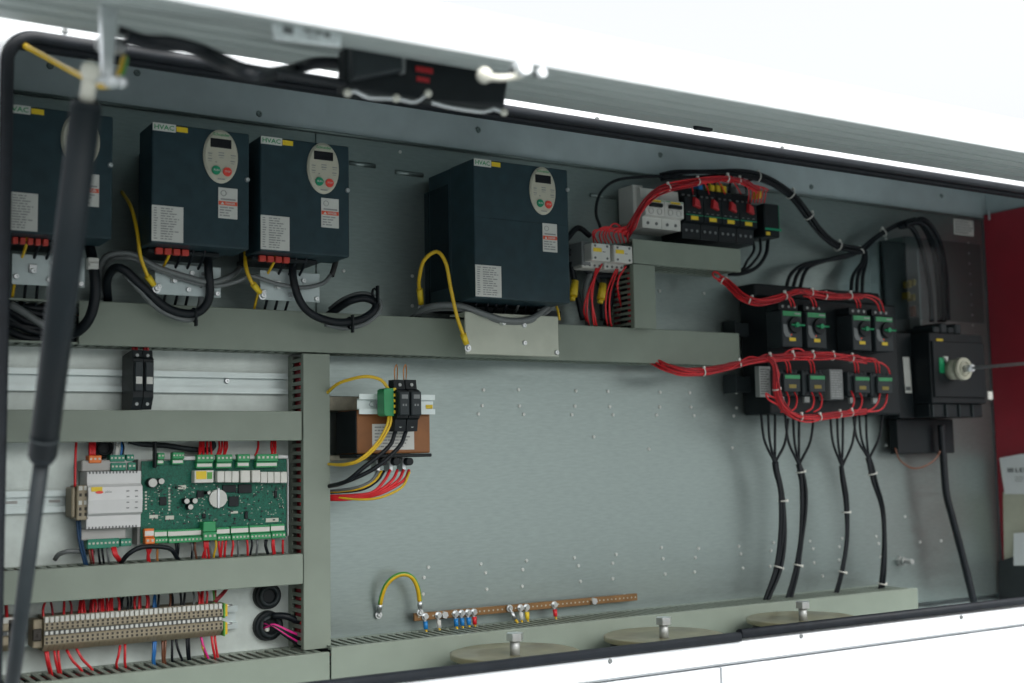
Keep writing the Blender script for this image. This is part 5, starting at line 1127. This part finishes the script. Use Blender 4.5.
# terminal cover post and yellow parts left of the cables
b = MB(); q = rect(918.5, 235, 921, 332, 1.40); b.box(q[0], q[1], 1.40, YB-.0005, q[2], q[3], .0004); b.build('support_strip', m_lab_d, None, 'narrow pale vertical strip above the main switch', 'strip')
b = MB(); q = rect(885, 240, 917, 333, 1.418); b.box(q[0], q[1], 1.422, YB-.001, q[2], q[3], .002); b.build('cover_plate', mat('cover_dark_grey', (.055, .068, .068), .45, .2), None, 'dull dark cover plate on the wall above the main switch shroud', 'cover plate')
t = thing('surge_arrester', at(913, 322, 1.41), 'small yellow and orange terminal cluster above the main switch', 'terminal cluster')
for k, (a, c) in enumerate(((910, 284), (914.5, 282), (909, 295), (914, 297))):
    q = at(a, c, 1.405); b = MB(); b.box(q.x-.003, q.x+.003, 1.404, 1.4175, q.z-.006, q.z+.005, .0008); b.cyl((q.x, 1.4035, q.z), (q.x, 1.402, q.z), .0014, 8); b.build('terminal', mat('dull_yellow', (.30, .21, .015), .5), t)
q = at(916, 310, 1.408); b = MB(); b.box(q.x-.005, q.x+.004, 1.408, 1.4175, q.z-.011, q.z+.007, .001); b.build('block', mat('dull_orange', (.22, .07, .03), .5), t)
MC = bpy.data.materials.new('clear_polycarbonate'); MC.use_nodes = True; nm_ = MC.node_tree; nm_.nodes.remove(nm_.nodes['Principled BSDF'])
tr_ = nm_.nodes.new('ShaderNodeBsdfTransparent'); tr_.inputs[0].default_value = (.78, .82, .83, 1); gl_ = nm_.nodes.new('ShaderNodeBsdfGlossy'); gl_.inputs[0].default_value = (.8, .8, .8, 1); gl_.inputs['Roughness'].default_value = .12
mx_ = nm_.nodes.new('ShaderNodeMixShader'); mx_.inputs[0].default_value = .010
nm_.links.new(tr_.outputs[0], mx_.inputs[1]); nm_.links.new(gl_.outputs[0], mx_.inputs[2]); nm_.links.new(mx_.outputs[0], nm_.nodes['Material Output'].inputs[0])
b = MB(); q = rect(905, 236, 985, 331, 1.352); b.box(q[0], q[1], 1.352, 1.355, z1+.021, q[3], .0005).box(q[0], q[0]+.002, 1.3552, YB-.001, z1+.021, q[3]); b.build('clear_cover', MC, None, 'clear plastic cover in front of the cables above the main switch', 'clear cover')
q = rect(953.5, 218.5, 974, 236.5, YB-.001); b = MB(); b.use(m_lab).box(q[0], q[1], YB-.001, YB-.0002, q[2], q[3]); b.use(m_ink_l); inklines(b, q[0]+.002, q[1]-.002, q[2]+.002, q[3]-.002, 5, YB-.0012); b.build('sticker', None, None, 'small white sticker at the top right of the back plate', 'sticker')
b = MB()
for k in range(9): b.dome(at(968.3+k*.55, 243+k*10.3, YB), .0017, .0012, 8)
b.build('screw_row', m_zinc, plate)

# documents on the red panel
xd = XR-.0006
def onwall(px, py):                          # a point on the red panel plane
    d = W + RR*((px-512)/F) - UU*((py-341.5)/F); k = xd/d.x; d = d*k
    return d.y, d.z+CZ
def sheet(poly, th, m, name, label, cat):
    P = [onwall(*p) for p in poly]; b = MB(); b.xprism(P, xd-th[1], xd-th[0]); return b.build(name, m, None, label, cat)
pk = sheet([(1003.5, 561), (1022, 555), (1060, 553), (1060, 606), (1004, 603)], (.012, .014), m_pock, 'document_pocket', 'black document pocket at the foot of the red panel', 'document pocket')
sheet([(1005.5, 492), (1040, 489), (1040, 575), (1007, 575)], (.004, .007), m_card, 'folder', 'beige card folder standing in the black pocket', 'folder')
pp = sheet([(1003, 458), (1024, 454), (1050, 452), (1050, 494), (1008.5, 494), (1005.5, 476)], (.0085, .0100), m_paper, 'paper_sheet', 'white printed sheet folded over the beige folder', 'paper')
# logo and letters printed on the sheet, lying in its plane (facing -x)
ya, za = onwall(1008.5, 470); yb2, zb2 = onwall(1023.5, 468)
b = MB()
dY = (ya-yb2)/15; hZ = .0072; ya -= dY*2.6
def wb(a, c, d, e): b.box(xd-.0103, xd-.0099, ya-dY*a, ya-dY*c, za+hZ*(d-.5), za+hZ*(e-.5))
for k in range(3): wb(.2+k*2.1, 1.5+k*2.1, .18, 1)
wb(.2, 6.2, 0, .14); wb(.2, 6.2, .52, .62)
wb(8, 9.1, 0, 1); wb(8, 11, 0, .2)
wb(12.2, 13.3, 0, 1); wb(12.2, 15.4, 0, .2); wb(12.2, 15, .42, .58); wb(12.2, 15.4, .8, 1)
wb(16.6, 17.7, 0, 1); wb(20, 21.1, 0, 1); wb(17.6, 20.1, .4, .6)
b.build('lettering', m_ink, pp)
b = MB()
for r_ in range(3): wb(7, 15+random.uniform(-1, 2), -1.2-.5*r_, -1.05-.5*r_)
b.build('print_lines', m_ink_l, pp)
sheet([(1019, 533), (1040, 531), (1040, 565), (1019, 565)], (.0142, .0146), m_paper, 'paper_slip', 'small pale slip tucked behind the pocket edge', 'paper')

# ------------------------------------------------------------------ lid
YH = 1.132; zh = at(640, 121, YH).z
kk = at(1024, 153, 1).z-CZ; g = .27
YL = (zh-CZ-g*YH)/(kk-g); zl = CZ+kk*YL
XLl = at(165, 4, YL).x-.10; XLr = at(1024, 180, YH).x+.25
lid = thing('cabinet_lid', ((XLl+XLr)/2, YH, zh), 'raised white cabinet lid overhead, grey on its underside', 'lid')
n_ = V((0, -(zh-zl), -(YH-YL))).normalized()          # underside normal (down and out)
ax = V((0, YL-YH, zl-zh)); Ld = ax.length; ax.normalize(); up = V((0, 0, 1)) - ax*ax.z; up.normalize()
b = MB()
def lidbox(b, x0, x1, a0, a1, h0, h1):
    o = V((0, YH, zh)); vs = []
    for x in (x0, x1):
        for a in (a0, a1):
            for h in (h0, h1): vs.append(b.bm.verts.new(V((x, 0, 0))+o+ax*a+up*h))
    for q in ((0,1,3,2),(4,6,7,5),(0,4,5,1),(2,3,7,6),(0,2,6,4),(1,5,7,3)): f = b.bm.faces.new([vs[i] for i in q]); f.material_index = b.mi
lidbox(b, XLl, XLr, 0, Ld, .004, .007); b.build('panel', m_white, lid)
b = MB(); lidbox(b, XLl+.003, XLr-.003, .01, Ld-.055, .0, .0035); inner = b.build('inner_skin', m_lid, lid)
b = MB(); lidbox(b, XLl, XLr, Ld-.048, Ld-.0005, .0, .0035); b.build('edge_fold', m_lid, lid)
b = MB(); lidbox(b, XLl, XLr, Ld+.0003, Ld+.003, .0, .03); b.build('front_flange', m_white, lid)
for f in (.30, .36, .52, .58, .74):
    b = MB(); lidbox(b, XLl+.02, XLr-.02, Ld*f, Ld*f+.006, -.0012, -.0003); b.build('rib', m_lid, lid)
def onlid(px, py, h=0):
    d = W + RR*((px-512)/F) - UU*((py-341.5)/F); o = V((0, YH, zh))+up*h-V((0, 0, CZ))
    return d*(o.dot(up)/d.dot(up))+V((0, 0, CZ))
for px, py in ((697, 127), (590, 114), (850, 170), (25, 12)):
    pass
p = onlid(703, 127); b = MB(); b.box(p.x-.012, p.x+.012, p.y-.004, p.y+.004, p.z-.004, p.z+.001, .001); b.build('bump_stop', m_rub, lid)
# shiny plate on the lid
t = thing('lid_plate', onlid(307, 33), 'small shiny printed plate on the lid underside beside the latch', 'plate')
c0, c1 = onlid(274, 23, -.001), onlid(342, 34, -.001)
yp = onlid(307, 30).y-.004
def qp(x, y): p = at(x, y, yp); return (p.x, p.z)
b = MB(); b.prism([qp(274, 21), qp(342, 30), qp(341, 46), qp(300, 41), qp(276, 38)], yp, yp+.004, .0006); pt = b.build('plate', mat('shiny_plate', (.74, .80, .80), .3, .1, .1, 220), t)
b = MB()
for k, (xa, xb, ya_, yb_) in enumerate(((283, 293, 26, 35), (304, 312, 28, 33), (314, 322, 29, 35), (324, 330, 30, 38), (306, 318, 36, 39))):
    p0, p1 = qp(xa, ya_), qp(xb, yb_); b.box(p0[0], p1[0], yp-.0006, yp+.001, p1[1], p0[1])
b.build('print_marks', m_gry, pt)
# latch mechanism hanging from the lid
cl = onlid(430, 62); YK = cl.y
lt = thing('latch_mechanism', cl, 'black latch mechanism with white ended rods hanging from the lid', 'latch')
cK = lambda x, y: (240+x*.3125, y*.3125)
def lp(x, y): p = at(*cK(x, y), YK); return (p.x, p.z)
b = MB(); b.prism([lp(340, 150), lp(520, 140), lp(700, 165), lp(870, 195), lp(850, 345), lp(600, 318), lp(335, 288)], YK, YK+.014, .004); b.build('housing', m_blk, lt)
b = MB(); b.prism([lp(345, 160), lp(500, 150), lp(505, 235), lp(345, 265)], YK-.010, YK-.0005, .002); b.build('cover', m_blk2, lt)
b = MB(); b.prism([lp(506, 180), lp(520, 180), lp(518, 240), lp(506, 240)], YK-.006, YK-.0005); b.build('pin', m_gry, lt)
for i, q in enumerate(((562, 212, 618, 238), (565, 245, 606, 266))):
    p0, p1 = lp(q[0], q[1]), lp(q[2], q[3]); b = MB(); w = (p1[0]-p0[0])
    for k in range(5): b.box(p0[0]+w*k/5, p0[0]+w*(k+.72)/5, YK-.0012, YK+.0005, p1[1], p0[1])
    b.build('red_mark', m_rtog, lt)
def rod(pp_, r, name, m, balls=(), Yr=None):
    Yr = Yr or YK-.012
    def lp(x, y): p = at(*cK(x, y), Yr); return (p.x, p.z)
    b = MB(); b.tube([V((lp(*q)[0], Yr, lp(*q)[1])) for q in pp_], r, 10); b.build(name, m, lt)
    for q in balls:
        b = MB(); x, z = lp(*q); b.ball((x, Yr-.001, z), r*2.3); b.build('rod_end', m_ballw, lt)
rod([(342, 298), (370, 292), (410, 312), (500, 316), (560, 326), (600, 300)], .0014, 'link_rod', m_zinc, ((342, 298), (498, 315), (600, 300)))
rod([(612, 328), (680, 345), (780, 358), (810, 348), (843, 360)], .0014, 'link_rod', m_zinc, ((843, 360),))
YV2 = YL-.02
rod([(780, 242), (830, 250), (900, 240), (905, 215)], .0024, 'lever_arm', m_ballw, ((780, 242),), YV2)
b = MB(); x, _, z = at(*cK(895, 222), YV2); b.cyl((x, YV2-.008, z), (x, YV2+.006, z), .0055, 14); x, _, z = at(*cK(960, 235), YV2); b.cyl((x, YV2-.004, z), (x, YV2+.004, z), .0036, 12); b.build('pivot', m_zinc, lt)

# ------------------------------------------------------------------ gas strut
YG0, YG1 = .85, 1.09
def sp(px, py):                              # points along the leaning strut
    f = (py-71)/(683-71); return at(px, py, YG0+(YG1-YG0)*f)
gs = thing('gas_strut', sp(4, 720), 'black gas strut with pale ball end holding the lid up', 'gas strut')
b = MB(); P0, P1 = sp(86.2, 106), sp(42.5, 455); rt = .0106
b.cyl(P0, P1, rt, 32); b.cyl(P0+(P0-P1).normalized()*.004, P0, rt*.82, 32, rt); b.cyl(P1, P1+(P1-P0).normalized()*.005, rt, 32, rt*.8); b.build('tube', m_tubeb, gs)
b = MB(); q = P0.lerp(P1, .945); b.ring(q, P1-P0, rt+.0001, .0006, 32, 6); b.build('ring', m_blk2, gs)
b = MB(); b.cyl(P1, sp(2, 760), .0059, 24); b.build('rod', m_rodb, gs)
b = MB(); c = sp(90.5, 71); b.ball(c, .0067, 24); b.cyl(c, P0+(P0-P1).normalized()*.002, .0048, 20, .0052); b.build('ball_socket', m_ballw, gs)
# bracket from the lid to the ball
bt = thing('lid_bracket', sp(108, 80), 'pale steel bracket arm hanging from the lid to the strut end', 'bracket')
Yk = c.y
q0, q1 = at(112, -4, Yk-.01), at(107.5, 77, Yk)
b = MB(); wv = .0036
b.prism([(q0.x-.006, q0.z), (q0.x+.006, q0.z), (q1.x+.003, q1.z), (q1.x-.0036, q1.z)], Yk-.004, Yk+.004, .001); b.build('arm', m_zinc, bt)
b = MB(); z_ = at(108, 80, Yk).z; b.cyl((c.x+.004, Yk, z_), (at(127, 80, Yk).x, Yk, z_), .0030, 14).cyl((at(106, 80, Yk).x, Yk, z_), (at(115, 80, Yk).x, Yk, z_), .0052, 6, smooth=False).cyl((at(118, 80, Yk).x, Yk, z_), (at(124, 80, Yk).x, Yk, z_), .0044, 6, smooth=False); b.build('bolt', m_zinc, bt)
b = MB(); p, q = at(101, 30, Yk), at(131, 49, Yk); b.box(p.x, q.x, Yk+.006, Yk+.02, q.z, p.z, .003, 2); b.build('clip', mat('clip_grey', (.22, .23, .23), .4, .3), bt)
wire('cable', pth((126, 38, Yk), (145, 43, Yk), (165, 46, Yk), (185, 46, Yk-.01), (205, 54, Yk-.02), (228, 67, Yk-.04), (255, 75, Yk-.07), (290, 70, YK+.05), (318, 63, YK+.03), (350, 64, YK+.02)), .0048, m_bwire, 'black cable slung under the lid from bracket to latch', 'cable')
wire('cable', pth((120, 30, Yk+.01), (145, 38, Yk), (172, 40, Yk-.01), (200, 47, Yk-.02), (225, 58, Yk-.03), (250, 68, Yk-.03), (300, 76, Yk-.01), (345, 84, Yk)), .0030, m_bwire, 'thinner black cable following under the lid', 'cable')
wire('earth_wire', pth((25, 46, 1.145), (44, 56, 1.125), (62, 66, 1.09), (80, 75, 1.0), (100, 85, .93), (114, 83, .875), (121, 72, .87), (125, 58, .88)), .0028, m_ywire, 'yellow and green earth wire from the lid bracket into the cabinet', 'earth wire', stripe=m_gwire)
